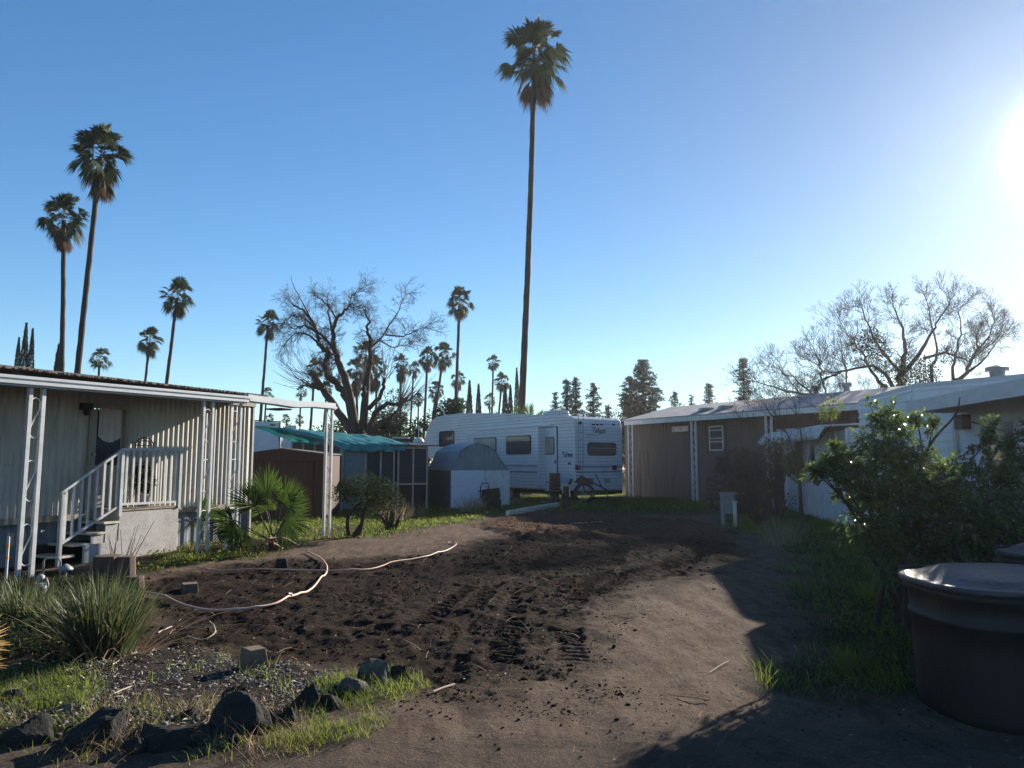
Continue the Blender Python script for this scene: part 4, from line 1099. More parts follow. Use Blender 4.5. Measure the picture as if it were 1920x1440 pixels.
# white domed tank with thin pole
c = at(785, 828, 30); r = thing('antenna_dome', 'white rounded cap with thin white mast beside the trailer front', 'antenna', (c.x, c.y, 0))
m = MB(); m.lathe((c.x, c.y, c.z - .1), [(.2, 0), (.24, .08), (.18, .2), (.05, .26)], 14); m.build('cap', 'white', r, smooth=True)
m = MB(); m.tube([(c.x, c.y, 0), (c.x, c.y, c.z + .6)], .02, 6); m.tube([(c.x - .15, c.y, c.z + .58), (c.x + .1, c.y, c.z + .58)], .012, 5); m.build('mast', 'white', r)
c = at(750, 822, 31); r = thing('low_trailer_roof', 'dark low roof of a vehicle between the tarp and the trailer front', 'vehicle', (c.x, c.y, 0))
m = MB(); m.box(c.x - .9, c.x + .7, c.y, c.y + 2, .5, c.z + .0); m.build('body', 'dark', r, bevel=.08)
m = MB(); m.box(c.x - .4, c.x + .3, c.y + .5, c.y + 1, c.z + .002, c.z + .07); m.build('roof_hatch', 'white', r)

# ------------------------------------------------------------------ blue grey metal shed
p0 = at(845, 900, 26.6); QF = Frame(p0.to_2d(), (.9, .43), 1)
qs = thing('metal_shed', 'blue grey metal shed with barrel shaped ribbed gable before the trailer', 'shed', QF.w(1.1, -1.2, 0))
qw = QF.hit(953, 900)[0]; QD = 2.5
qe = QF.hit(850, 883)[1]
pts = [QF.hit(*p) for p in ((846, 883), (852, 870), (862, 847), (877, 837), (893, 831), (916, 838), (930, 849), (938, 863), (950, 883))]
pts = [(max(0, min(qw, a)), z) for a, z in pts]; pts[0] = (0, qe); pts[-1] = (qw, qe)
def topz(a):
    for (a0, z0), (a1, z1) in zip(pts, pts[1:]):
        if a0 <= a <= a1 + 1e-6: return z0 + (z1 - z0) * (a - a0) / max(1e-6, a1 - a0)
    return qe
ribbed(QF, 0, qw, 0, qe - .02, 0, .105, .02, 'gable_wall', 'shedgrey', qs, ztop=topz)
ribbed(QF, 0, qw, -.02, 0, qe - .03, .105, .015, 'front_wall', 'shedgreen', qs)
m = MB(); vs = [QF.w(a, .04, z + .012) for a, z in pts] + [QF.w(a, -QD, z + .012) for a, z in pts]; n = len(pts)
vs += [QF.w(a, .04, z + .03) for a, z in pts] + [QF.w(a, -QD, z + .03) for a, z in pts]
m.add(vs, [(i, i + 1, n + i + 1, n + i) for i in range(n - 1)] + [(2 * n + i, 3 * n + i, 3 * n + i + 1, 2 * n + i + 1) for i in range(n - 1)] +
      [(i, 2 * n + i, 2 * n + i + 1, i + 1) for i in range(n - 1)]); m.build('roof', 'shedblue', qs)
for s_ in (-.02, qw):
    m = MB(); m.fbox(QF, s_, s_ + .02, -QD, 0, 0, qe); m.build('side_wall', 'shedgreen', qs)
m = MB(); vs = [QF.w(a, -QD + .02, z) for a, z in pts]; m.add(vs + [QF.w(0, -QD + .02, 0), QF.w(qw, -QD + .02, 0)], [tuple(range(n)) + (n + 1, n)]); m.build('back_wall', 'shedgreen', qs)
pm = QF.hit(908, 900, .1)[0]
o = MB(); o.fbox(QF, QF.hit(846, 900, .1)[0], pm - .01, .06, .1, .05, qe + .02); o = o.build('foam_board', 'foam', None, org=QF.w(.6, .1, 0)); tag(o, 'rough textured white board leaning on the left of the metal shed front', 'board')
o = MB(); o.fbox(QF, pm + .01, QF.hit(956, 900, .1)[0], .05, .08, .1, qe + .01); o = o.build('flat_board', 'paleboard', None, org=QF.w(1.7, .1, 0)); tag(o, 'smooth grey white board against the right of the metal shed front', 'board')

# ------------------------------------------------------------------ fifth-wheel trailer
R0 = (2.345, 28.0)
RS = Frame(R0, (-.574, .819), -1); RR = Frame(R0, (.819, .574), 1)
rv = thing('travel_trailer', 'long white travel trailer with raised nose and slide-out room', 'travel trailer', RR.w(1.2, -4, 0))
RW = 2.44
out = [RS.hit(*p) for p in ((1077, 800), (1075, 786), (1071, 781), (1030, 778.5), (967, 775.8), (905, 774.4), (863, 775), (832, 778.5), (818, 781.5), (809, 788), (803, 797), (796.7, 819), (794, 838), (799, 850))]
zb = .60
smax = out[-1][0]
poly = [(0, zb)] + [(max(0, a), z) for a, z in out] + [(RS.hit(800, 856)[0], RS.hit(800, 858)[1]), (8.6, RS.hit(840, 862)[1]), (8.2, zb)]
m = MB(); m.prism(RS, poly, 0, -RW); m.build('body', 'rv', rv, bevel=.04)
# bottom skirt colour and wheels
for k in range(2):
    mm = MB(); mm.tube([RS.w(4.3 + k * .9, -.1, .36), RS.w(4.3 + k * .9, -.32, .36)], .36, 20); wh = mm.build('wheel', 'black', rv, smooth=False)
    mm = MB(); mm.tube([RS.w(4.3 + k * .9, -.085, .36), RS.w(4.3 + k * .9, -.1, .36)], .17, 14); mm.build('rim', 'galv', wh)
m = MB(); m.fbox(RS, .2, 8.2, -2.2, -.2, .42, zb - .003); m.build('chassis', 'black', rv)
for s in (.5, 7.9):
    m = MB(); m.fbox(RS, s, s + .1, -.4, -.3, 0, .42); m.build('jack', 'black', rv)
def rrect(a0, a1, z0, z1, r, n=4):
    P = []
    for cx, cz, st_ in ((a1 - r, z1 - r, 0), (a0 + r, z1 - r, 1), (a0 + r, z0 + r, 2), (a1 - r, z0 + r, 3)):
        for i in range(n + 1):
            t = (st_ + i / n) * math.pi / 2; P.append((cx + r * math.cos(t), cz + r * math.sin(t)))
    return P
def rwin(F, px0, py0, px1, py1, d, parent, pane='glass', fr=.035, r=.1, bars=()):
    a0, z1 = F.hit(px0, py0, d); a1, z0 = F.hit(px1, py1, d); a0, a1 = min(a0, a1), max(a0, a1)
    r = min(r, (z1 - z0) * .3, (a1 - a0) * .3)
    m = MB(); m.prism(F, rrect(a0, a1, z0, z1, r), d + .005, d + .03); w_ = m.build('window', 'black', parent)
    m = MB(); m.prism(F, rrect(a0 + fr, a1 - fr, z0 + fr, z1 - fr, r * .8), d + .033, d + .038); m.build('pane', pane, w_)
    if bars:
        m = MB()
        for b in bars:
            zz = z0 + (z1 - z0) * b; m.fbox(F, a0 + fr, a1 - fr, d + .041, d + .05, zz - .008, zz + .008)
        m.build('bar', 'galv', w_)
    return w_
SD = .42                                             # slide-out projection
a0, zt_ = RS.hit(1009, 803, SD); a1, _ = RS.hit(877, 811, SD); zs0 = RS.hit(1009, 917, SD)[1]
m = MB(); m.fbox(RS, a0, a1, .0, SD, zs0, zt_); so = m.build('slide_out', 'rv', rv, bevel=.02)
m = MB()
for q0, q1, z0, z1 in ((a0 - .03, a0 + .03, zs0, zt_), (a1 - .03, a1 + .03, zs0, zt_), (a0 - .03, a1 + .03, zt_ - .03, zt_ + .04)): m.fbox(RS, q0, q1, SD + .003, SD + .02, z0, z1)
m.build('slide_trim', 'rvplain', so)
m = MB(); 
for py in (873.5, 885): zz = RS.hit(980, py, SD)[1]; m.fbox(RS, a0 + .04, a1 - .04, SD + .004, SD + .012, zz - .02, zz + .02)
m.build('stripe', 'stripe', so)
m = MB(); zz = zt_ + .1; m.fbox(RS, a0 - .4, a1 - .3, .0, .1, zz, zz + .06); m.build('awning_rail', 'rvplain', rv)
rwin(RS, 889, 822, 931, 850, SD, so, 'paleglass')
rwin(RS, 950, 818, 996, 851.5, SD, so, 'glass', bars=(.72,))
rwin(RS, 824, 809, 852, 837, 0, rv, 'glass')
# door
da, dzt = RS.hit(1045, 801); db, dzb = RS.hit(1012, 903)
m = MB(); m.fbox(RS, da, db, .004, .04, dzb, dzt); dr = m.build('door', 'rvplain', rv, bevel=.01)
m = MB()
for q0, q1, z0, z1 in ((da - .03, da, dzb, dzt), (db, db + .02, dzb, dzt), (da - .03, db + .02, dzt, dzt + .03), (da - .03, db + .02, dzb - .03, dzb)): m.fbox(RS, q0, q1, .004, .05, z0, z1)
m.build('door_frame', 'stripe', dr)
rwin(RS, 1021.5, 820, 1040, 852, .04, dr, 'paleglass', fr=.03, r=.09)
m = MB(); z_ = RS.hit(1045, 866)[1]; m.fbox(RS, da + .05, da + .1, .045, .08, z_ - .06, z_ + .06); m.build('handle', 'black', dr)
m = MB(); z0_, z1_ = zb, 1.0
q0 = RS.hit(1033, 920)[0]; m.fbox(RS, q0, q0 + .35, .0, .03, .55, .85); m.build('step_box', 'rvplain', rv)
# rear wall furniture
rwin(RR, 1101, 829, 1155, 854.5, 0, rv, 'glass', r=.14, bars=(.55,))
m = MB()
for px in (1081, 1090):
    m.tube([RR.w(RR.hit(px, 880)[0], .10, RR.hit(px, 893)[1]), RR.w(RR.hit(px, 780)[0], .10, RR.hit(px, 780)[1] + .1), RR.w(RR.hit(px, 780)[0], -.5, RR.hit(px, 780)[1] + .12)], .013, 6)
for py in (893, 880, 866, 852, 838, 824, 811, 797):
    m.tube([RR.w(RR.hit(1081, py)[0], .1, RR.hit(1081, py)[1]), RR.w(RR.hit(1090, py)[0], .1, RR.hit(1081, py)[1])], .011, 6)
m.build('ladder', 'galv', rv)
m = MB()
for py in (875, 885): a_, z_ = RR.hit(1120, py); m.fbox(RR, .05, RW - .05, .004, .012, z_ - .018, z_ + .018)
m.build('stripe', 'stripe', rv)
for px in (1083, 1152):
    a_, z_ = RR.hit(px, 877, .03); m = MB(); m.fbox(RR, a_ - .12, a_ + .12, .014, .05, z_ - .09, z_ + .09); m.build('tail_light', 'lamp_red', rv, bevel=.02)
for px in (1112, 1119.5, 1127, 1150):
    a_, z_ = RR.hit(px, 796); m = MB(); m.fbox(RR, a_ - .07, a_ + .07, .004, .03, z_ - .03, z_ + .03); m.build('marker_light', 'lamp_red', rv, bevel=.01)
m = MB()
for p, q in (((1086, 797), (1086, 800)),): a_, z_ = RR.hit(1086, 793); m.fbox(RR, a_ - .05, a_ + .05, .02, .09, z_ - .05, z_ + .05)
m.build('rear_lamp', 'dark', rv)
m = MB(); a_, z_ = RR.hit(1138, 901); m.fbox(RR, a_ - .15, a_ + .15, .02, .03, z_ - .09, z_ + .09); m.build('number_plate', 'galv', rv)
m = MB(); m.fbox(RR, .1, RW - .1, -.1, .06, zb - .14, zb - .003); m.build('bumper', 'black', rv)
# roof gear
zr_ = RS.hit(1040, 780, -1)[1]
a_ = RS.hit(1040, 772, -1.1)
m = MB(); aa, zz = RS.hit(1052, 779, -1.0); ab, _ = RS.hit(1023, 779, -1.0); m.prism(RS, [(aa, zz - .15), (ab, zz - .15), (ab - .05, zz + .2), (aa + .12, zz + .24)], -.8, -1.5); m.build('air_conditioner', 'rvplain', rv, bevel=.03)
m = MB()
for z in (.12, .22): m.tube([RR.w(.1, -.3, 3.4 + z), RR.w(.1, -1.8, 3.42 + z), RR.w(2.3, -1.8, 3.42 + z), RR.w(2.3, -.3, 3.4 + z)], .014, 5)
for s in (.1, 2.3):
    for d in (-.3, -1.0, -1.8): m.tube([RR.w(s, d, 3.3), RR.w(s, d, 3.64)], .012, 5)
m.build('roof_rack', 'galv', rv)
m = MB(); m.tube([RS.w(ab + .1, -.9, zz - .1), RS.w(ab + 1.3, -.7, zz - .25)], .03, 6); m.tube([RS.w(ab - .1, -1.1, zz + .15), RS.w(ab + 1.35, -1.0, zz - .1)], .02, 6); m.build('aerial', 'galv', rv)
for pxq in (872, 915):
    aa, zz = RS.hit(pxq, 776, -1.0); m = MB(); m.fbox(RS, aa, aa + .5, -1.2, -.8, zz - .12, zz + .03); m.build('roof_hatch', 'rvplain', rv)
# lettering
def text(body, F, px, py, d, size, mat, parent, flip=False, name='lettering'):
    cu = bpy.data.curves.new(name, 'FONT'); cu.body = body; cu.size = size; cu.extrude = .003; cu.shear = .25; cu.space_character = .92; cu.offset = .006
    ob = bpy.data.objects.new('t', cu); COL.objects.link(ob)
    dg = bpy.context.evaluated_depsgraph_get(); me = bpy.data.meshes.new_from_object(ob.evaluated_get(dg))
    bpy.data.objects.remove(ob)
    a, z = F.hit(px, py, d); sg = -1 if flip else 1
    o = wloc(parent)
    for v in me.vertices: v.co = F.w(a + sg * v.co.x, d + v.co.z + .004, z + v.co.y) - o
    t = bpy.data.objects.new(name, me); COL.objects.link(t); t.parent = parent; me.materials.clear(); me.materials.append(MT[mat])
    return t
text('Tahoe', RR, 1109, 811, 0, .30, 'stripe', rv)
text('Tahoe', RS, 1053, 857, 0, .28, 'stripe', rv, flip=True)
m = MB(); a_, z_ = RR.hit(1128, 811); m.prism(RR, [(a_ - .14, z_ - .07), (a_ + .1, z_), (a_ - .1, z_ + .08)], .004, .01); a_, z_ = RR.hit(1120, 815); m.prism(RR, [(a_ - .5, z_ - .01), (a_ + .1, z_ - .03), (a_ + .1, z_ - .015), (a_ - .5, z_ + .01)], .004, .01)
m.build('emblem', 'stripe', rv)
m = MB(); a_, z_ = RS.hit(1069, 853); m.prism(RS, [(a_ + .12, z_ - .06), (a_ - .1, z_), (a_ + .1, z_ + .07)], .004, .01); m.build('emblem', 'stripe', rv)
m = MB(); a_, z_ = RS.hit(1068, 869); m.fbox(RS, a_ - .07, a_ + .07, .004, .02, z_ - .04, z_ + .04); m.build('socket_cover', 'black', rv)

# ------------------------------------------------------------------ things in front of the trailer
q = tog(G(1042, 952)); Yq = q.y
r = thing('rusty_drum_stack', 'stack of rusted drums and rims on a stump before the trailer door', 'scrap stack', q)
c = at(1040, 900, Yq); b = Vector((c.x, Yq, q.z))
m = MB(); z = 0.0; ptop = at(1040, 889, Yq).z - q.z; k = 0
prof = []
zz = .38
while zz < ptop:
    prof += [(.19 + rng.uniform(-.02, .03), zz), (.22 + rng.uniform(-.02, .03), zz + .03), (.20, zz + .07), (.17, zz + .09)]; zz += .10
m.lathe(b, prof, 16); m.build('drums', 'rust', r)
m = MB(); m.lathe(b, [(.2, -.05), (.17, .2), (.18, .38)], 10); m.build('stump', 'bark', r)
q = tog(G(1062, 962)); r = thing('timber_post', 'short thick weathered timber post beside the rusty stack', 'post', q)
m = MB(); m.box(q.x - .16, q.x + .14, q.y - .12, q.y + .12, q.z - .1, at(1060, 925, q.y).z); m.build('post', 'bark', r, bevel=.03)
q2 = at(1061, 924, q.y); r = thing('framed_box', 'small dark box with pale frame sitting on the timber post', 'box', q2)
m = MB(); m.box(q2.x - .12, q2.x + .12, q.y - .1, q.y + .1, q2.z + .003, q2.z + .24); m.build('box', 'dark', r)
m = MB()
for x0, x1, z0, z1 in ((-.14, .14, .22, .26), (-.14, -.1, .0, .22), (.1, .14, -.12, .22)): m.box(q2.x + x0, q2.x + x1, q.y - .14, q.y - .101, q2.z + z0, q2.z + z1)
m.build('frame', 'litter', r)
q = tog(G(1030, 945)); r = thing('broken_can', 'small pale rusty can on the ground left of the timber post', 'can', q)
m = MB(); m.tube([q + Vector((-.1, 0, .22)), q + Vector((.06, 0, .30))], [.09, .07], 10); m.build('can', 'litter', r)
m = MB(); m.tube([q + Vector((-.1, 0, -.03)), q + Vector((-.02, 0, .2))], .02, 6); m.build('stake', 'woodgrey', r)
# beam
p0 = tog(G(952, 972)); p1 = at(1046, 950, p0.y + 3.0)
r = MB(); d = (p1 - p0); sd_ = Vector((d.y, -d.x, 0)).normalized() * .07; up = Vector((0, 0, .14)); p0u = p0 + Vector((0, 0, .02))
r.hexa([p0u - sd_, p1 - sd_, p1 + sd_, p0u + sd_, p0u - sd_ + up, p1 - sd_ + up, p1 + sd_ + up, p0u + sd_ + up])
o = r.build('timber_beam', 'beam', None, org=p0, bevel=.008); tag(o, 'long pale timber beam lying on the mulch towards the post', 'beam')
p0 = tog(G(1072, 948), .3); p1 = tog(G(1090, 956), .03); m = MB(); m.tube([p0, p1], .035, 4); o = m.build('plank', 'woodgrey', None, org=p0); tag(o, 'short plank leaning down right of the timber post', 'plank')
p0 = tog(G(1023, 950), .0); m = MB(); m.tube([p0, at(1016, 940, p0.y)], .02, 5); o = m.build('stick', 'beam', None, org=p0); tag(o, 'short pale stick leaning on the timber beam', 'stick')
# boat-style utility cart with wheel
q = at(1097, 941, 26.8); q.z = hz(q.x, q.y); r = thing('utility_cart', 'small dark two wheeled cart with drawbar behind the trailer', 'cart', q); Yc = q.y
zc = q.z + .34
for dy in (0, .7):
    m = MB(); m.tube([Vector((q.x + .32 * math.cos(t) , Yc + dy, zc + .32 * math.sin(t))) for t in np.linspace(0, 2 * math.pi, 21)], .035, 6, False); wh = m.build('wheel', 'black', r, smooth=True)
    m = MB()
    for t in np.linspace(0, math.pi, 6, endpoint=False): m.tube([Vector((q.x + .32 * math.cos(t), Yc + dy, zc + .32 * math.sin(t))), Vector((q.x - .32 * math.cos(t), Yc + dy, zc - .32 * math.sin(t)))], .006, 4)
    m.build('spokes', 'galv', wh)
m = MB()
e = [at(1078, 905, Yc), at(1090, 893, Yc), at(1112, 906, Yc), at(1128, 913, Yc), at(1139, 920, Yc)]
m.tube([e[0], e[1], e[2]], .04, 6); m.tube([e[2], e[3], e[4]], .025, 6); m.tube([e[3], at(1117, 889, Yc)], .02, 5); m.tube([e[4], at(1139, 938, Yc)], .02, 5)
m.tube([Vector((q.x, Yc, zc)), Vector((q.x, Yc + .7, zc))], .02, 6); m.tube([Vector((q.x, Yc, zc)), e[1]], .02, 6); m.tube([at(1066, 910, Yc), at(1072, 898, Yc)], .05, 6)
m.build('frame', 'dark', r)
m = MB(); a = at(1084, 906, Yc); m.box(a.x, a.x + .55, Yc, Yc + .45, a.z - .05, a.z + .18); m.build('motor', 'rust', r, bevel=.03)
# black push reel by the boards
q = at(918, 951, 25.6); q.z = hz(q.x, q.y); Yq = q.y; r = thing('push_cart', 'black barrow tipped up with looped handle before the white boards', 'barrow', q)
m = MB(); a = at(902, 949, Yq); 
h = [at(900, 940, Yq), at(901, 915, Yq), at(904, 906, Yq), at(915, 906, Yq), at(916, 918, Yq), at(917, 925, Yq)]
m.tube(h, .02, 6); m.tube([at(896, 921, Yq), at(918, 919, Yq)], .02, 6); m.build('handle', 'black', r, smooth=True)
m = MB(); c = at(921, 934, Yq); 
m.add([at(905, 920, Yq - .05), at(935, 916, Yq - .05), at(937, 930, Yq), at(930, 947, Yq), at(908, 947, Yq), at(903, 932, Yq)] + [v + Vector((0, .35, 0)) for v in (at(907, 922, Yq), at(933, 918, Yq), at(935, 930, Yq), at(928, 945, Yq), at(910, 945, Yq), at(905, 932, Yq))],
      [(0, 1, 2, 3, 4, 5), (11, 10, 9, 8, 7, 6)] + [(i, (i + 1) % 6, (i + 1) % 6 + 6, i + 6) for i in range(6)])
m.build('tray', 'black', r, bevel=.03)
m = MB(); a = at(931, 942, Yq - .12); m.tube([a, a + Vector((0, .08, 0))], .17, 16); m.build('wheel', 'black', r)
# kerb far right of the trailer
p0 = G(1112, 939, .15); m = MB(); m.box(p0.x, p0.x + 3.6, p0.y + .1, p0.y + .7, -.1, .29); o = m.build('concrete_pad', 'concrete', None, org=p0, bevel=.01); tag(o, 'low concrete pad edge by the brown house corner', 'concrete slab')

# ------------------------------------------------------------------ brown house
BF = Frame((4.94, 30.7), (.525, -.85), 1)
bh = thing('brown_house', 'brown mobile home with grey shingle roof and white lattice posts', 'mobile home', BF.w(6, -3, 0))
BE = 10.3; BWD = -.9; BZ = 3.14; BZ2 = 3.2
fz0 = BF.hit(1185, 797)[1]; fz1 = BF.hit(1590, 770)[1]
FB = lambda s: fz0 + (fz1 - fz0) * s / 9.8
sp = BF.hit(1440, 850, BWD)[0]
ribbed(BF, -1.5, sp, BWD, 0, FB(0) + .25, .2, .012, 'wall', 'brownwall', bh)
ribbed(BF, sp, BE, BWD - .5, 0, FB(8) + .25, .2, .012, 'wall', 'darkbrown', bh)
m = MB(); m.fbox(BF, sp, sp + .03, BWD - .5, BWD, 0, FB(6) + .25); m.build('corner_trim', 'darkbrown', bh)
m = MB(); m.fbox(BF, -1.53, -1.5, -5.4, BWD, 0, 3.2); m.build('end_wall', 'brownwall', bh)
m = MB(); m.fbox(BF, -.35, BE, .05, .12, FB(-.35), FB(-.35) + .17, FB(BE) - FB(-.35)); m.build('fascia', 'white', bh)
rx = -2.6; RZ = FB(0) + .17 + .66
m = MB()
A_ = [BF.w(-.5, .13, FB(-.5) + .173), BF.w(BE, .13, FB(BE) + .173), BF.w(BE, rx, RZ + .0), BF.w(-.5, rx, RZ), BF.w(-.5, -5.6, FB(0) + .17), BF.w(BE, -5.6, FB(0) + .17)]
B_ = [v + Vector((0, 0, .04)) for v in A_]
m.add(A_ + B_, [(0, 1, 2, 3), (3, 2, 5, 4), (9, 8, 7, 6), (10, 11, 8, 9), (0, 6, 7, 1), (0, 3, 9, 6), (3, 4, 10, 9), (1, 7, 8, 2), (2, 8, 11, 5), (4, 5, 11, 10)])
m.build('roof', 'greyshingle', bh)
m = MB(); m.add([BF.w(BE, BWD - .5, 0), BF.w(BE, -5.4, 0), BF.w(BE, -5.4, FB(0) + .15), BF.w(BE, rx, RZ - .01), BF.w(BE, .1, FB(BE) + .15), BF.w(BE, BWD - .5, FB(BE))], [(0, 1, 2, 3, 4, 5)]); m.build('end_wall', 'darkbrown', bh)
def onroof(px, py):
    # intersect pixel ray with the front roof slope
    a = A_[0]; n = (A_[1] - A_[0]).cross(A_[3] - A_[0]).normalized(); r_ = Vector(ray(px, py)); C = Vector((0, 0, EYE)); k = (a - C).dot(n) / r_.dot(n); return C + r_ * k
for px, py in ((1324, 771), (1361, 767)):
    p = onroof(px, py); m = MB(); m.tube([p, p + Vector((0, 0, .12))], [.35, .32], 4); m.build('roof_vent', 'galv', bh)
for px, py in ((1530, 742), (1588, 737)):
    c = BF.hit(px, 744, rx - .5); p = BF.w(c[0], rx - .5, RZ - .1); m = MB(); m.tube([p, p + Vector((0, 0, .35))], .1, 10); m.tube([p + Vector((0, 0, .35)), p + Vector((0, 0, .48))], .17, 10); m.build('chimney', 'galv', bh)
m = MB(); m.fbox(BF, -1.5, sp, BWD, .04, FB(0) + .12, FB(0) + .15, .07); m.build('soffit', 'soffit', bh)
for pa, pb in ((1180, 1188), (1299, 1307), (1440, 1449)):
    a = BF.hit(pa, 900)[0]; b = BF.hit(pb, 900)[0]
    if b - a < .2: b = a + .22
    for s in (a, b):
        g_ = BF.w(s, 0, 0); m = MB(); m.fbox(BF, s - .03, s + .03, -.03, .03, hz(g_.x, g_.y) - .1, FB(s)); m.build('post', 'white', bh)
    m = MB()
    for k in range(9): z0 = .3 + k * .3; m.tube([BF.w(a if k % 2 else b, 0, z0), BF.w(b if k % 2 else a, 0, z0 + .3)], .01, 4)
    m.build('lattice_bracing', 'white', bh)
def fwin(F, px0, py0, px1, py1, d, parent, panes, frame='white', pane='glass', fw=.05):
    a0, z1 = F.hit(px0, py0, d); a1, z0 = F.hit(px1, py1, d); a0, a1 = min(a0, a1), max(a0, a1)
    m = MB()
    m.fbox(F, a0, a1, d, d + .05, z1 - fw, z1); m.fbox(F, a0, a1, d, d + .05, z0, z0 + fw)
    m.fbox(F, a0, a0 + fw, d, d + .05, z0 + fw, z1 - fw); m.fbox(F, a1 - fw, a1, d, d + .05, z0 + fw, z1 - fw)
    w_ = m.build('window', frame, parent)
    m = MB(); m.fbox(F, a0 + fw * .5, a1 - fw * .5, d + .01, d + .02, z0 + fw * .5, z1 - fw * .5); m.build('pane', pane, w_)
    m = MB(); 
    for kind_, t in panes:
        if kind_ == 'h': zz = z0 + (z1 - z0) * t; m.fbox(F, a0 + fw, a1 - fw, d + .022, d + .045, zz - fw * .35, zz + fw * .35)
        else: aa = a0 + (a1 - a0) * t; m.fbox(F, aa - fw * .3, aa + fw * .3, d + .022, d + .045, z0 + fw, z1 - fw)
    if panes: m.build('bar', frame, w_)
    return w_, (a0, a1, z0, z1)
m = MB(); a0, z1 = BF.hit(1257, 797, BWD); a1, z0 = BF.hit(1295, 811, BWD); m.fbox(BF, a0, a1, BWD + .014, BWD + .02, z0, z1); m.build('window_surround', 'darkbrown', bh)
fwin(BF, 1261, 800, 1292, 808.5, BWD + .022, bh, (('v', .5),), pane='glass')
m = MB(); a0, z1 = BF.hit(1323, 794, BWD); a1, z0 = BF.hit(1364, 848, BWD); m.fbox(BF, a0, a1, BWD + .014, BWD + .02, z0, z1); m.build('window_surround', 'darkbrown', bh)
fwin(BF, 1330, 799, 1358, 845, BWD + .022, bh, (('h', .82), ('h', .5), ('h', .36)), pane='glass')
fwin(BF, 1452, 805, 1491, 848, BWD - .48, bh, (('v', .5),), pane='paleglass', frame='tan')
# pots by its corner post
for px, py, lab, hh in ((1186, 928, 'terracotta pot with green plant at the foot of the left lattice post', .45), (1210, 930, 'dark pot with low plant right of the terracotta pot', .25)):
    q = G(px, py, .15); q.z = hz(q.x, q.y); r = thing('flower_pot', lab, 'plant pot', q, 'pots by the brown house')
    m = MB(); m.lathe(q, [(.12, 0), (.18, .3), (.2, .3), (.2, .34)], 14); m.build('pot', 'terracotta' if hh > .3 else 'dark', r, smooth=True)
    leafblob('foliage', r, [(q + Vector((0, 0, .34 + hh * .4)), hh * .6)], 900, .12, .04, 'shrub')
# dark shrubs before the brown house
bush('dark_shrub', 'large dark leafless thicket before the brown house window', 'shrub', 1392, 850, 125, 22.5, 'twig', n=200, leaf=.16, blobs=26)
bush('dark_shrub', 'tall dark hedge shrub left of the pale shed lattice', 'shrub', 1452, 825, 56, 20.6, 'shrub', n=500, leaf=.10, blobs=16)
bush('dark_shrub', 'low reddish shrub behind the utility pedestal', 'shrub', 1425, 905, 70, 19.4, 'twig', n=500, leaf=.08, blobs=12)
# bare shrub with long curved branches
q = G(1500, 985); q.z = 0; r = thing('bare_shrub', 'bare shrub with long arching branches over the pale shed awning', 'shrub', q); Yq = 19.2
tw = Twigs()
for pl in ([(1500, 905), (1470, 850), (1430, 815), (1390, 785)], [(1498, 905), (1490, 850), (1470, 800), (1450, 770)], [(1502, 905), (1505, 850), (1500, 800), (1490, 760)], [(1495, 905), (1455, 870), (1420, 840)],
           [(1505, 900), (1520, 850), (1555, 800), (1560, 770)], [(1500, 900), (1480, 820), (1440, 770), (1425, 740)]):
    pts = [at(a, b, Yq + rng.uniform(-.2, .2)) for a, b in pl]; pts = [q.copy()] + pts if False else pts
    tw.m.tube(pts, [.022, .016, .011, .006][:len(pts)], 5, False)
    for i in range(1, len(pts)):
        for _ in range(3): tw.grow(pts[i].lerp(pts[i - 1], rng.random()), (pts[i] - pts[i - 1]).normalized() + Vector(rng.normal(0, .5, 3)), .5, .008, 3, .1, minr=.004)
tw.m.tube([Vector((at(1500, 905, Yq).x, Yq, 0)), at(1500, 905, Yq)], [.06, .04], 7)
tw.m.build('branches', 'twig', r)
leafblob('foliage', r, [(at(a, b, Yq), R) for a, b, R in ((1490, 868, .28), (1500, 880, .25), (1478, 872, .2), (1560, 762, .25), (1550, 775, .2))], 900, .09, .035, 'grass')
# utility pedestal and stub
q = G(1366, 985); q.z = hz(q.x, q.y); Yq = q.y
r = thing('utility_pedestal', 'pale grey utility pedestal with flat lid on two legs at the grass edge', 'utility box', q)
x0 = at(1353, 950, Yq).x; x1 = at(1376, 950, Yq).x; zt_ = at(1360, 925, Yq).z; z1_ = at(1360, 963, Yq).z
m = MB(); m.box(x0, x0 + .06, Yq - .1, Yq + .1, -.05, zt_ - .02); m.box(x1 - .05, x1, Yq - .1, Yq + .1, z1_, zt_ - .02); m.build('leg', 'galv', r, bevel=.004)
m = MB(); m.box(x0 + .062, x1 - .052, Yq - .08, Yq + .1, z1_, zt_ - .02); m.build('cabinet', 'galv', r, bevel=.006)
m = MB(); m.box(x0 - .02, x1 + .04, Yq - .14, Yq + .14, zt_ - .018, zt_ + .02); m.build('lid', 'galv', r, bevel=.006)
m = MB(); m.box(x1 + .045, x1 + .3, Yq + .02, Yq + .1, zt_ - .015, zt_ + .005); m.build('bracket', 'galv', r)
q = G(1379, 990); q.z = hz(q.x, q.y); r = thing('pipe_stub', 'short white capped pipe right of the utility pedestal', 'pipe', q)
m = MB(); zz = at(1378, 943, q.y).z; m.tube([q, Vector((q.x, q.y, zz))], .045, 12); m.build('pipe', 'white', r, smooth=True)
m = MB(); m.tube([Vector((q.x, q.y, zz)), Vector((q.x, q.y, zz + .05))], [.065, .06], 12); m.build('cap', 'white', r)
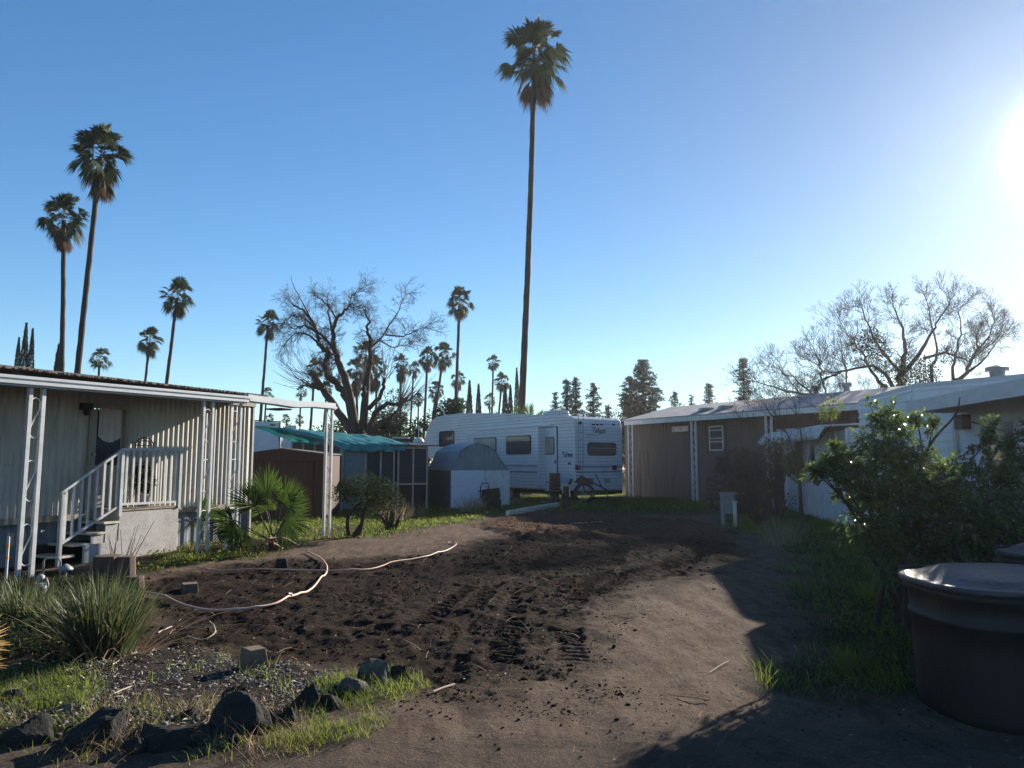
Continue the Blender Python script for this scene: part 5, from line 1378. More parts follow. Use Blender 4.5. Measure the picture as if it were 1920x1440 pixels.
# thin wire hoop fence before the brown house
r = thing('wire_plant_support', 'thin dark wire hoops standing in the grass before the brown house', 'plant support', BF.w(1.2, .4, .1))
m = MB()
for s in (.9, 1.8, 2.7): m.tube([BF.w(s, .4, .1), BF.w(s, .4, 1.1)], .012, 5)
m.tube([BF.w(.9 + .25 + .25 * math.cos(t), .4, 1.9 + .25 * math.sin(t)) for t in np.linspace(0, math.pi, 9)], .01, 5); m.tube([BF.w(.9, .4, 1.1), BF.w(.9, .4, 1.9)], .01, 5); m.tube([BF.w(1.4, .4, 1.1), BF.w(1.4, .4, 1.9)], .01, 5)
m.tube([BF.w(.9, .4, 1.0), BF.w(2.7, .4, 1.0)], .01, 5)
m.build('wires', 'dark', r)

# ------------------------------------------------------------------ pale shed with awning and lattice on the right
WSF = Frame((9.0, 24.6), (-.088, -1), 1)         # s runs towards the camera
wsL = 5.55
ws = thing('pale_shed', 'white lap sided shed with scalloped metal awning and lattice corner', 'shed', WSF.w(3, -1, 0))
if WSF.n.x > 0: WSF = Frame((9.0, 24.6), (-.088, -1), -1)
def lapwall(F, s0, s1, d, z0, z1, pitch, name, mat, parent, depth=.018, ztop=None):
    m = MB(); z = z0
    while z < z1 - 1e-4:
        zt = min(z + pitch, z1)
        m.add([F.w(s0, d + depth, z), F.w(s1, d + depth, z), F.w(s1, d, zt), F.w(s0, d, zt), F.w(s0, d - .002, z), F.w(s1, d - .002, z)], [(0, 1, 2, 3), (4, 5, 1, 0)])
        z = zt
    return m.build(name, mat, parent)
c1 = WSF.hit(1512, 900)[0]; c0 = WSF.hit(1474, 900)[0]
WZ = WSF.hit(1512, 822)[1]
lapwall(WSF, c1, wsL, 0, .0, WZ + .1, .115, 'wall', 'lap', ws)
for px in (1512, 1540, 1572, 1600): s = WSF.hit(px, 900)[0]; m = MB(); m.fbox(WSF, s - .05, s + .05, .02, .05, 0, WZ + .1); m.build('batten', 'lap', ws)
m = MB(); m.fbox(WSF, c0 - .04, c0 + .04, -.05, .05, 0, WZ); m.build('post', 'lap', ws)
s0_, zz0 = WSF.hit(1521, 835); s1_, zz1 = WSF.hit(1530, 890)
m = MB(); m.fbox(WSF, s0_, s1_, .02, .035, zz1, zz0); m.build('window', 'glass', ws)
lz = WSF.hit(1495, 890)[1]
m = MB(); n = 0
L_ = c1 - c0; st_ = .13
k = -int(lz / st_) - 1
def clipseg(a0, z0, a1, z1, A0, A1, Z0, Z1):
    # 45 degree slats clipped to a rectangle
    t0, t1 = 0., 1.; da, dz = a1 - a0, z1 - z0
    for p, q in ((-da, a0 - A0), (da, A1 - a0), (-dz, z0 - Z0), (dz, Z1 - z0)):
        if abs(p) < 1e-9:
            if q < 0: return None
        else:
            t = q / p
            if p < 0: t0 = max(t0, t)
            else: t1 = min(t1, t)
    if t0 >= t1: return None
    return (a0 + da * t0, z0 + dz * t0, a0 + da * t1, z0 + dz * t1)
def lattice(F, A0, A1, Z0, Z1, d, st_, wd, parent, mat='white', name='lattice'):
    m = MB(); span = (A1 - A0) + (Z1 - Z0)
    for sg, dd in ((1, 0), (-1, .012)):
        c = -span
        while c < span * 2:
            s_ = clipseg(A0 + c, Z0, A0 + c + sg * span, Z0 + span, A0, A1, Z0, Z1)
            if s_:
                a, z, b, y = s_; ux, uz = (b - a), (y - z); L = math.hypot(ux, uz)
                if L > .02:
                    nx__, nz__ = -uz / L * wd / 2, ux / L * wd / 2
                    m.prism(F, [(a - nx__, z - nz__), (b - nx__, y - nz__), (b + nx__, y + nz__), (a + nx__, z + nz__)], d + dd, d + dd + .008)
            c += st_
    return m.build(name, mat, parent)
lattice(WSF, c0 + .3, c1 - .06, .05, lz, .02, .17, .05, ws, 'lap')
lapwall(WSF, c0, c0 + .3, 0, 0, lz, .115, 'wall', 'lap', ws)
m = MB(); m.fbox(WSF, c0, c1, -.9, -.88, 0, WZ); m.fbox(WSF, c0, wsL, -1.6, -1.58, 0, WZ + .2); m.build('back_wall', 'darkbrown', ws)
m = MB(); m.fbox(WSF, wsL - .02, wsL, -1.5, 0, 0, WZ + .15); m.build('end_wall', 'lap', ws)
nn = 150; vs = []; 
for i in range(nn + 1):
    s = c0 - .1 + (wsL - c0 + .2) * i / nn; b_ = .06 * (1 if i % 4 in (0, 1) else -1)
    vs += [WSF.w(s, .80 + b_, WZ - .10 + b_ * .6), WSF.w(s, .55 + b_, WZ + .24)]
m = MB(); m.hexa([WSF.w(c0 - .1, .5, WZ + .2), WSF.w(wsL, .5, WZ + .2), WSF.w(wsL, -1.7, WZ + .3), WSF.w(c0 - .1, -1.7, WZ + .3), WSF.w(c0 - .1, .5, WZ + .24), WSF.w(wsL, .5, WZ + .24), WSF.w(wsL, -1.7, WZ + .34), WSF.w(c0 - .1, -1.7, WZ + .34)]); m.build('shed_roof', 'awn', ws)
m = MB(); m.add(vs, [(2 * i, 2 * i + 2, 2 * i + 3, 2 * i + 1) for i in range(nn)]); o = m.build('awning', 'awn', ws); sm = o.modifiers.new('thick', 'SOLIDIFY'); sm.thickness = .012
# ------------------------------------------------------------------ pale blue home on the far right
A2 = Vector((8.75, 18.75)); B2 = Vector((8.1, 15.0)); C2 = Vector((10.6, 10.9))
rh = thing('pale_blue_home', 'pale blue lap sided home with wide white patio cover on the right', 'mobile home', (11, 15, 0))
F1 = Frame(A2, B2 - A2, 1)
if F1.n.x > 0: F1 = Frame(A2, B2 - A2, -1)
F2 = Frame(B2, C2 - B2, 1)
if F2.n.x > 0: F2 = Frame(B2, C2 - B2, -1)
HZ_ = 3.12; l1 = (B2 - A2).length; l2 = (C2 - B2).length
lapwall(F1, 0, l1, 0, 0, HZ_, .17, 'wall', 'lap', rh, .03); lapwall(F2, .0, l2, 0, 0, HZ_, .17, 'wall', 'lap', rh, .03)
m = MB(); pts = [A2, B2, C2, Vector((14.5, 10.9)), Vector((14.5, 18.75))]
n = len(pts); m.add([(p.x, p.y, HZ_ + .0) for p in pts] + [(p.x, p.y, HZ_ + .09) for p in pts], [tuple(range(n))[::-1], tuple(range(n, 2 * n))] + [(i, (i + 1) % n, (i + 1) % n + n, i + n) for i in range(n)])
m.build('roof', 'fascia', rh)
m = MB(); m.box(14.4, 14.45, 11, 18.7, 0, HZ_ - .003); m.box(8.8, 14.4, 18.65, 18.7, 0, HZ_ - .003); m.build('back_wall', 'lap', rh)
c = at(1871, 718, 14.0); 
m = MB(); m.tube([(c.x, 14.0, HZ_ + .05), (c.x, 14.0, HZ_ + .22)], .13, 12); m.tube([(c.x, 14.0, HZ_ + .22), (c.x, 14.0, HZ_ + .3)], .2, 12); m.tube([(c.x, 14.0, HZ_ + .3), (c.x, 14.0, HZ_ + .34)], [.2, .08], 12); m.build('roof_vent', 'galv', rh)
# patio cover
PE = Frame((7.05, 13.15), (-.25, -1), 1)
if PE.n.x > 0: PE = Frame((7.05, 13.15), (-.25, -1), -1)
pz0 = PE.hit(1709, 775)[1]; 
m = MB(); m.fbox(PE, 0, 6, 0, .06, pz0, pz0 + .20, -.14); m.build('patio_fascia', 'fascia', rh)
m = MB(); m.hexa([PE.w(0, -.002, pz0 + .13), PE.w(6, -.002, pz0 + .0), PE.w(6, -5, pz0 + .45), PE.w(0, -5, pz0 + .45),
                  PE.w(0, -.002, pz0 + .2), PE.w(6, -.002, pz0 + .06), PE.w(6, -5, pz0 + .52), PE.w(0, -5, pz0 + .52)]); m.build('patio_roof', 'fascia', rh)
m = MB(); m.fbox(PE, -.05, -.002, -4, .06, pz0, pz0 + .22); m.build('patio_fascia', 'fascia', rh)
m = MB(); m.fbox(PE, -.35, -.06, -.9, -.3, pz0 + .02, pz0 + .28); m.build('downspout_box', 'tan', rh, bevel=.03)
# wall under the cover: lattice bay, tan wall, dark windows
UF = Frame((8.0, 13.5), (-.2, -1), 1)
if UF.n.x > 0: UF = Frame((8.0, 13.5), (-.2, -1), -1)
ua = UF.hit(1790, 850)[0]
lapwall(UF, 0, 6, -.05, 0, 1.0, .17, 'lower_wall', 'lap', rh)
m = MB(); m.fbox(UF, ua, 6, -.1, -.05, 1.0, pz0 + .15); m.build('patio_wall', 'tan', rh)
u0 = UF.hit(1722, 850)[0]; u0 = max(.0, u0)
lattice(UF, 0.0, ua, 1.0, pz0 + .1, -.04, .16, .045, rh, 'white')
m = MB(); m.fbox(UF, 0.0, ua, -.3, -.25, 1.0, pz0 + .1); m.build('lattice_backing', 'skirt', rh)
m = MB(); m.fbox(UF, ua - .04, ua + .05, -.045, .0, 0, pz0 + .12); m.fbox(UF, 0, .08, -.045, .0, 0, pz0 + .12); m.build('post', 'white', rh)
for pxs in ((1842, 1905), (1925, 2020)):
    a0, zt_ = UF.hit(pxs[0], 785); a1, zb_ = UF.hit(pxs[1], 868); a0, a1 = min(a0, a1), max(a0, a1)
    m = MB(); m.fbox(UF, a0, a1, -.05, -.02, 1.45, 2.3); w_ = m.build('window', 'white', rh)
    m = MB(); m.fbox(UF, a0 + .05, a1 - .05, -.018, -.012, 1.5, 2.25); m.build('pane', 'glass', w_)
a0, z0 = UF.hit(1800, 790)
m = MB(); m.fbox(UF, a0, a0 + .35, -.045, .1, z0 - .15, z0 + .1); m.build('wall_lamp', 'dark', rh)

# ------------------------------------------------------------------ two refuse carts
def cart(cx, cy, hw, hd, H, rot, label, EX=3.2):
    z0 = hz(cx, cy - .3); r = thing('refuse_bin', label, 'bin', (cx, cy, z0), 'dark refuse bins')
    def ring(z, k, hw=hw, hd=hd, n=48, ex=None):
        ex = EX
        o = []
        for i in range(n):
            t = 2 * math.pi * i / n; c, s = math.cos(t), math.sin(t)
            x = hw * k * math.copysign(abs(c) ** (2 / ex), c); y = hd * k * math.copysign(abs(s) ** (2 / ex), s)
            o.append(Vector((cx + x * math.cos(rot) - y * math.sin(rot), cy + x * math.sin(rot) + y * math.cos(rot), z0 + z)))
        return o
    def skin(m, rings, caps=True):
        n = len(rings[0]); vs = [v for q in rings for v in q]; fs = []
        for i in range(len(rings) - 1):
            for k in range(n): fs.append((i * n + k, i * n + (k + 1) % n, (i + 1) * n + (k + 1) % n, (i + 1) * n + k))
        if caps: fs += [tuple(range(n))[::-1], tuple(range((len(rings) - 1) * n, len(rings) * n))]
        m.add(vs, fs)
    m = MB(); skin(m, [ring(.0, .85), ring(.05, .865), ring(H * .5, .885), ring(H * .70, .895), ring(H * .71, .915), ring(H * .74, .915), ring(H * .75, .90), ring(H - .09, .915), ring(H - .07, .955), ring(H - .02, .96)]); m.build('body', 'bin', r, smooth=True)
    m = MB(); skin(m, [ring(H - .03, .985), ring(H + .0, 1.0), ring(H + .012, .98), ring(H + .015, .93), ring(H + .005, .88), ring(H + .045, .76), ring(H + .075, .62), ring(H + .08, .3), ring(H + .082, .05)]); m.build('lid', 'binlid', r, smooth=True)
    m = MB(); a = ring(H - .03, 1.02)
    for sgn in (-1, 1):
        m = MB(); p = Vector((cx + sgn * hw * .5, cy + hd * .86, z0 + .11)); m.tube([p, p + Vector((.06 * sgn, 0, 0))], .12, 18); m.build('wheel', 'black', r)
    p = Vector((cx, cy + hd * 1.05, z0 + H)); m = MB(); m.tube([p + Vector((-hw * .6, 0, -.02)), p + Vector((-hw * .6, .07, 0)), p + Vector((hw * .6, .07, 0)), p + Vector((hw * .6, 0, -.02))], .018, 8); m.build('handle', 'bin', r)
    return r
cart(3.27, 5.08, .58, .56, .83, .0, 'large dark refuse bin with shiny domed lid at the right edge', 2.8)
cart(4.25, 5.75, .45, .42, .90, .2, 'dark refuse bin mostly cut off by the right edge, behind the larger one', 3.2)

# ------------------------------------------------------------------ hoses
def smoothpath(pts, n=8):
    P = [Vector(p) for p in pts]; out = []
    for i in range(len(P) - 1):
        a = P[max(i - 1, 0)]; b = P[i]; c = P[i + 1]; d = P[min(i + 2, len(P) - 1)]
        for k in range(n):
            t = k / n; out.append(.5 * ((2 * b) + (c - a) * t + (2 * a - 5 * b + 4 * c - d) * t * t + (3 * b - a - 3 * c + d) * t ** 3))
    out.append(P[-1]); return out
def hose(px, name, mat, label, r=.014, lift=.02, cat='hose'):
    pts = smoothpath([G(*p) for p in px]); 
    q = [Vector((p.x, p.y, max(hz(p.x, p.y), hz(p.x + .03, p.y), hz(p.x - .03, p.y)) + r + lift)) for p in pts]
    for _ in range(3): q = [q[0]] + [Vector((q[i].x, q[i].y, max(q[i].z, (q[i - 1].z + q[i + 1].z) / 2))) for i in range(1, len(q) - 1)] + [q[-1]]
    m = MB(); m.tube(q, r, 8); o = m.build(name, mat, None, smooth=True, org=q[0]); tag(o, label, cat)
    return o, q
hose([(215, 1108), (285, 1117), (350, 1135), (440, 1147), (500, 1143), (545, 1130), (590, 1100), (612, 1075), (610, 1058), (595, 1047), (575, 1040)], 'garden_hose', 'hose', 'pale pink hose curving across the dark soil in front', .0125)
hose([(385, 1070), (460, 1072), (600, 1073), (680, 1068), (740, 1057), (800, 1047), (835, 1037), (855, 1026), (850, 1020), (838, 1021)], 'garden_hose', 'hose2', 'thin reddish hose with a hooked pale end behind the pale hose', .0105)
o, q = hose([(538, 1132), (541, 1131), (545, 1130)], 'hose_clamp', 'dark', 'dark coupling on the pale pink hose', .026, cat='hose coupling')
hose([(392, 1168), (400, 1178), (404, 1196), (396, 1204), (375, 1208), (350, 1206)], 'bent_wire', 'litter', 'thin pale bent wire on the soil left of centre', .006, cat='wire')
# ------------------------------------------------------------------ blocks, stumps, rocks
def pier(px, py, w, h, rot, label, mat='concrete', top=.62):
    q = tog(G(px, py)); s = w / 2; r = MB(); c, sn = math.cos(rot), math.sin(rot)
    P = []
    for z, k in ((-.04, 1), (h, top)):
        for dx, dy in ((-s, -s), (s, -s), (s, s), (-s, s)): P.append((q.x + (dx * c - dy * sn) * k, q.y + (dx * sn + dy * c) * k, q.z + z))
    r.hexa(P); o = r.build('pier_block', mat, None, org=q, bevel=.008); tag(o, label, 'concrete block', 'loose pier blocks'); return o
pier(474, 1262, .2, .15, .75, 'tapered concrete pier block standing on the gravel edge', top=.68)
pier(527, 1066, .22, .15, .3, 'small dark pier block lying near the young fan palm', 'rock')
pier(355, 1105, .2, .08, .5, 'flat grey block half sunk in the soil above the pale hose', 'concrete', .9)
def rockmesh(q, sx, sy, sz, seed, sub=3):
    g_ = np.random.default_rng(seed)
    bm_v = []; 
    import bmesh
    bm = bmesh.new(); bmesh.ops.create_icosphere(bm, subdivisions=sub, radius=1)
    pl = [(unit(g_.normal(size=3)), g_.uniform(.45, .82)) for _ in range(14)]
    ph = g_.uniform(0, 50, 3)
    for v in bm.verts:
        p = np.array(v.co[:])
        for nrm_, dd in pl:
            k = p @ nrm_
            if k > dd: p = p - nrm_ * (k - dd) * .92
        nn_ = float(fbm(np.array(p[0] * 1.5 + ph[0] + p[2]), np.array(p[1] * 1.5 + ph[1] - p[2]), 1.6, 4)) - .5
        p = p * (1 + .32 * nn_); v.co = (q.x + p[0] * sx, q.y + p[1] * sy, q.z + p[2] * sz)
    me_v = [tuple(v.co) for v in bm.verts]; me_f = [tuple(v.index for v in f.verts) for f in bm.faces]; bm.free()
    m = MB(); m.add(me_v, me_f); return m
def rock(px, base, w, h, label, seed, mat='rock', sub=4, smooth=True):
    q = tog(G(px, base - h * .12)); k = q.y / FPX; h *= .78; m = rockmesh(q + Vector((0, .05, h * k * .05)), w * k / 2 * 1.12, w * k / 2 * .75, h * k * .85, seed, sub)
    o = m.build('rock', mat, None, org=q, smooth=False); tag(o, label, 'rock', 'dark rocks edging the gravel bed'); return o
RK = [(38, 1410, 125, 80, 'broad dark rock at the bottom left corner', 'rock'), (178, 1412, 118, 100, 'pointed dark rock second from the left at the bottom', 'rock'),
      (302, 1408, 135, 58, 'long low dark rock between two pointed ones at the bottom', 'rock'), (432, 1398, 125, 95, 'large peaked rock with pale scarred right side', 'rock'),
      (572, 1348, 70, 66, 'dark triangular rock left of the grassy edge', 'rock'), (650, 1315, 62, 42, 'small rock with pale streak among the grass tufts', 'rocklight'),
      (703, 1298, 66, 56, 'pale streaked rock, left of the last pair at the bed edge', 'rocklight'), (749, 1284, 44, 44, 'last rock of the edging, at its right end', 'rock'),
      (436, 1318, 50, 22, 'small flat dark rock behind the large peaked one', 'rock'), (352, 1362, 50, 30, 'small dark rock on the gravel behind the low long one', 'rock'),
      (500, 1380, 60, 50, 'dark rock right of the large peaked one', 'rock'), (15, 1335, 50, 26, 'small rock at the left edge below the grass', 'rock'),
      (240, 1365, 40, 22, 'little stone just right of the pointed dark rock', 'rocklight'), (110, 1350, 44, 20, 'little pale stone left of the pointed dark rock', 'rocklight'),
      (370, 1408, 66, 52, 'dark rock squeezed between the long low one and the large peaked one', 'rock'), (108, 1420, 56, 46, 'dark rock between the corner rock and the pointed one', 'rock'),
      (243, 1418, 56, 38, 'low dark rock touching the right foot of the pointed one', 'rock'), (612, 1338, 50, 40, 'small dark rock in grass between the triangular rock and the streaked ones', 'rock'), (675, 1312, 40, 30, 'tiny dark rock tucked left of the pale streaked pair', 'rock'), (530, 1372, 50, 44, 'dark rock before the triangular one', 'rock')]
for i, (a, b, c, d, lab, mt) in enumerate(RK): rock(a, b, c, d, lab, 40 + i, mt)
for i, (a, b, c, d, lab, mt) in enumerate(((200, 1085, 52, 42, 'brown sawn log block, left of two by the bottom stair', 'redchip'), (234, 1084, 36, 40, 'brown log block, right of two by the bottom stair', 'redchip'), (252, 1098, 34, 22, 'low reddish stone in front of the log blocks', 'redchip'))):
    q = tog(G(a, b)); k = q.y / FPX; m = MB(); m.lathe(q, [(c * k * .5, -.05), (c * k * .52, .03), (c * k * .46, d * k)], 9); o = m.build('log_block', mt, None, org=q, bevel=.01); tag(o, lab, 'log', 'blocks by the stairs')
# pale stick on the driveway and loose sticks
def stick(p, q_, r, label, mat='litter'):
    a, b = tog(G(*p), r + .01), tog(G(*q_), r + .01); m = MB(); m.tube([a, (a + b) / 2 + Vector((0, 0, .004)), b], r, 6); o = m.build('stick', mat, None, org=a); tag(o, label, 'stick', 'loose sticks')
stick((812, 1301), (852, 1284), .007, 'straight pale stick lying on the dirt right of the edging rocks')
stick((870, 1196), (885, 1192), .005, 'tiny yellow stick on the dark soil', 'fan')
stick((1262, 1308), (1330, 1318), .004, 'thin yellowish stalk on the pale dirt patch', 'drygrass')
stick((1330, 1262), (1366, 1240), .004, 'thin pale twig near the shadow edge on the dirt')
stick((210, 1262), (255, 1230), .005, 'thin pale stem lying right of the strap leaf clump')
stick((296, 1192), (322, 1176), .006, 'pale stick on the soil right of the strap leaf clump')
stick((205, 1322), (245, 1303), .005, 'pale twig on the gravel bed')
stick((885, 930), (915, 955), .012, 'thin pale branch in dry grass before the boards', 'litter')
stick((1070, 985), (1130, 983), .012, 'pale long stick on the mulch pile')

# ------------------------------------------------------------------ young fan palms
def fanplant(px, py, D, label, fans, mat='fan', trunk=.3):
    q = G(px, py); q = tog(q); r = thing('young_fan_palm', label, 'palm', q, 'young fan palms'); P = []
    for fx, fy, ang, R, face in fans:
        c = at(fx, fy, q.y + face * .25); d = c - q; d2 = math.radians(ang)
        dirv = np.array([math.cos(d2), -.15 + .3 * face, math.sin(d2)])
        # hub of the fan at c, stalk from the base
        P.append(fan_frond(c, dirv, .03, R * 1.16, 44, .06, R * .055, 1.7, up=(-math.sin(d2) * .5, -1.0, math.cos(d2) * .5)))
        m = MB(); mid = (q + c) / 2 + Vector((0, 0, .08)); m.tube(smoothpath([q + Vector((0, 0, trunk * .6)), mid, c], 5), .011, 5, False)
        V_ = np.array(m.v); Fq_ = []
        for f in m.f: Fq_ += [(f[0], f[1], f[2]), (f[0], f[2], f[3])]
        P.append((V_, np.array(Fq_)))
    V, F = merge(P); arr('leaves', V, F, mat, r)
    m = MB(); prof = []
    for k in range(6): prof += [(.09 - k * .006, trunk * k / 6 - .03), (.11 - k * .008, trunk * (k + .8) / 6 - .03)]
    m.lathe(q, prof, 9); m.build('trunk', 'palmtrunk', r)
    return r
fanplant(512, 1034, 13, 'young fan palm with big round leaves beside the carport posts',
         [(500, 935, 82, .62, 0), (480, 950, 120, .58, -.6), (530, 945, 50, .55, .4), (440, 975, 195, .56, .2), (455, 990, 215, .5, .8), (535, 975, -5, .52, .3), (520, 990, -30, .45, 1), (500, 960, 100, .5, 1.0), (545, 950, 25, .42, -.5)])
fanplant(352, 1020, 14, 'young fan palm right of the porch landing, partly behind the posts',
         [(340, 925, 85, .5, 0), (335, 945, 60, .48, .5), (350, 960, -20, .45, 0), (355, 975, -60, .42, 1), (330, 965, 100, .4, 1), (375, 960, 10, .45, -.5), (355, 985, -80, .4, .2)])
fanplant(-150, 1330, 4, 'yellowing fan leaf poking in at the left edge', [(-62, 1215, 5, .28, 0), (-75, 1250, -12, .26, .3), (-80, 1180, 22, .25, .2)], 'yellowfan')
# dead leaf bases on the young palm's foot
q = tog(G(470, 1035)); m = MB()
for a in ((470, 1015, 455, 1033), (480, 1020, 530, 1032), (500, 1010, 560, 1028), (490, 1018, 450, 1020), (500, 1020, 480, 1040), (505, 1005, 515, 1034)):
    p0 = at(a[0], a[1], 13.2); p1 = tog(G(a[2], a[3]), .04); m.tube(smoothpath([p0, (p0 + p1) / 2 + Vector((0, 0, .08)), p1], 4), [.02 - .001 * k for k in range(9)], 5)
o = m.build('dead_leaf_stalks', 'drygrass', None, org=q, smooth=True); tag(o, 'curved dry leaf stalks around the foot of the bigger young palm', 'dead leaves')

# ------------------------------------------------------------------ strap leaf clumps
def clump(px, py, n, H, spread, label, mat='yucca', W=.014, cat='plant', name='strap_leaf_plant', group=None, lean=.28, bend=.35):
    q = tog(G(px, py)); a = rng.uniform(0, 6.283, n); rr = spread * np.sqrt(rng.random(n)) * .45
    P = np.stack([q.x + rr * np.cos(a), q.y + rr * np.sin(a), np.full(n, q.z - .02)], 1)
    k_ = rr / max(rr.max(), 1e-6)
    V, F = blades(P, a + rng.normal(0, .6, n), H * rng.uniform(.5, 1.1, n) * (1.05 - .25 * k_), W * rng.uniform(.6, 1.4, n), lean * (.25 + 1.9 * k_ ** 2) * rng.uniform(.3, 1.2, n), bend * (.2 + 1.8 * rng.random(n) ** 2), 5)
    o = arr(name, V, F, mat, None, org=q); tag(o, label, cat, group); return o
clump(192, 1240, 760, .78, .42, 'big strap leaved clump spreading on the gravel bed at the left', W=.017, lean=.17, bend=.30)
clump(40, 1170, 300, .55, .5, 'strap leaved clump behind the bigger one near the left edge')
clump(20, 1150, 300, .5, .6, 'strap leaved clump at the left edge under the awning posts', 'yucca')
clump(95, 1170, 300, .45, .5, 'loose strap leaved tuft before the gas meter', 'yucca')
clump(205, 1238, 130, .62, .55, 'dry pale blades mixed in the foot of the big strap leaved clump', 'drygrass', .012, 'dead leaves', 'dry_grass_tuft', None, .9, .8)
clump(1632, 1140, 60, .42, .18, 'upright broad leaved tuft in the shaded grass at right', 'grass', .03)
clump(1590, 1250, 70, .24, .2, 'low leafy tuft in shaded grass nearer the bins', 'grass', .02)
clump(885, 962, 160, .75, .9, 'tall dry grass tuft before the white boards', 'drygrass', .014, 'grass tuft', 'dry_tuft', 'dry grass tufts')
clump(905, 955, 120, .6, .9, 'dry grass tuft beside the black barrow', 'drygrass', .014, 'grass tuft', 'dry_tuft', 'dry grass tufts')
clump(965, 950, 90, .5, .8, 'dry grass tuft between the barrow and the beam', 'drygrass', .014, 'grass tuft', 'dry_tuft', 'dry grass tufts')
clump(745, 978, 120, .7, .8, 'dry grass tuft right of the pruned shrub', 'drygrass', .012, 'grass tuft', 'dry_tuft', 'dry grass tufts')
clump(775, 968, 100, .6, .8, 'dry grass tuft under the shelter corner', 'drygrass', .012, 'grass tuft', 'dry_tuft', 'dry grass tufts')
clump(1465, 1020, 200, .75, .9, 'pale dry grass at the foot of the dark hedge by the shed', 'drygrass', .010, 'grass tuft', 'dry_tuft', 'dry grass tufts')
clump(1405, 985, 160, .3, .9, 'sunlit yellow green weed patch by the pipe stub', 'grass', .03, 'weeds', 'weed_patch')
q = tog(G(200, 1050)); m = MB()
for k in range(14):
    d = Vector((rng.normal(0, .12), rng.normal(0, .1), rng.uniform(.4, .75))); p = tog(G(rng.uniform(205, 240), 1072)); m.tube([p, p + d * .5 + Vector(rng.normal(0, .02, 3)), p + d], [.007, .005, .003], 4, False)
o = m.build('dry_twigs', 'twig', None, org=q); tag(o, 'thin bare stems before the pale landing block', 'twigs')
# pruned bonsai shrub
q = tog(G(668, 1008)); Yq = q.y; r = thing('pruned_shrub', 'small cloud pruned shrub with two curved stems', 'shrub', q)
m = MB()
for pl in (((655, 1005), (652, 985), (655, 965), (668, 950), (680, 940)), ((672, 1005), (678, 985), (682, 965), (690, 950), (705, 935)), ((662, 1008), (672, 990), (680, 978))):
    m.tube(smoothpath([at(a, b, Yq) for a, b in pl], 4), [.055 - .03 * k / (4 * (len(pl) - 1)) for k in range(4 * (len(pl) - 1) + 1)], 7)
m.build('stems', 'bark', r, smooth=True)
leafblob('foliage', r, [(at(a, b, Yq + dy), R) for a, b, R, dy in ((650, 915, .22, 0), (670, 910, .26, .1), (692, 908, .25, -.1), (712, 912, .24, .1), (730, 918, .2, 0), (640, 925, .2, .1), (660, 930, .2, 0), (685, 932, .28, .2), (705, 935, .26, -.2), (725, 940, .2, 0), (745, 935, .15, 0), (690, 950, .2, .1), (648, 905, .12, 0))], 1900, .055, .024, 'shrub')
bush('low_shrub', 'loose grey green shrub right of the pruned one', 'shrub', 735, 935, 60, 18.2, 'shrub', n=500, leaf=.06, blobs=10, zlow=.1)

# ------------------------------------------------------------------ big laurel bush on the right
base = Vector((3.95, 7.35, 0)); base.z = hz(3.95, 7.35)
lr = thing('laurel_bush', 'large glossy leaved bush with white leaf glints before the pale blue home', 'bush', base)
br = MB(); Vs = []
tips = []
spots = []
def lb(px, py, D, R): spots.append((at(px, py, D), R))
for px, py, D, R in ((1640, 850, 7.4, .26), (1600, 880, 7.3, .24), (1670, 800, 7.6, .2), (1650, 780, 7.7, .14), (1690, 860, 7.4, .3), (1620, 930, 7.2, .26), (1580, 905, 7.1, .16), (1555, 870, 7.1, .12), (1570, 845, 7.2, .12),
    (1680, 930, 7.2, .34), (1730, 900, 7.4, .3), (1770, 880, 7.6, .22), (1700, 1000, 7.1, .36), (1640, 990, 7.0, .24), (1740, 960, 7.1, .36), (1790, 940, 7.2, .3), (1850, 900, 7.4, .24), (1830, 960, 7.1, .34), (1900, 930, 7.2, .32),
    (1880, 1000, 6.9, .36), (1790, 1010, 6.9, .38), (1750, 1050, 6.9, .34), (1840, 1040, 6.9, .32), (1910, 870, 7.5, .2), (1960, 920, 7.2, .4), (1950, 1020, 7, .4), (2030, 960, 7.3, .4), (1720, 790, 8.0, .12), (1750, 800, 8, .10),
    (1860, 800, 7.7, .12), (1880, 830, 7.6, .13), (1840, 840, 7.6, .10), (1690, 1060, 6.9, .22), (1655, 1030, 6.9, .18), (1915, 810, 7.6, .10), (1530, 885, 7.0, .08), (1545, 890, 7.0, .10), (1900, 1080, 6.9, .34), (1800, 1085, 6.9, .3), (1990, 870, 7.4, .3)):
    lb(px, py, D, R)
for i, (c, R) in enumerate(spots):
    s0 = base + Vector((rng.normal(.25, .25), rng.normal(0, .12), 0)); mid = (s0 + c) / 2 + Vector((rng.normal(0, .1), rng.normal(0, .1), .12))
    br.tube(smoothpath([s0, mid, c], 4), [.032, .028, .024, .02, .016, .013, .010, .008, .005], 6, False)
    k = int(5600 * R ** 2) + 60; ns = max(8, k // 9)
    # leafy shoots: leaves in whorls along short twigs
    for j in range(ns):
        d = rsph(1)[0]; d[2] = d[2] * .8 + .25; d = unit(d); p0 = np.array(c[:]) + rng.normal(0, .25, 3) * R
        L = R * rng.uniform(.55, 1.15); p1 = p0 + d * L
        br.tube([Vector(p0), Vector(p1)], [.004, .002], 3, False)
        nl = 13; t = rng.uniform(.2, 1.0, nl)[:, None]; P = p0 + d * L * t; out_ = rsph(nl); out_ = unit(out_ - (out_ @ d)[:, None] * d * .5); Dl = unit(out_ + d * .75)
        Vs.append(leaves(P, Dl, rsph(nl) * .5 + np.array([0, 0, 1.0]), rng.uniform(.05, .095, nl), rng.uniform(.02, .03, nl), .18, .12))
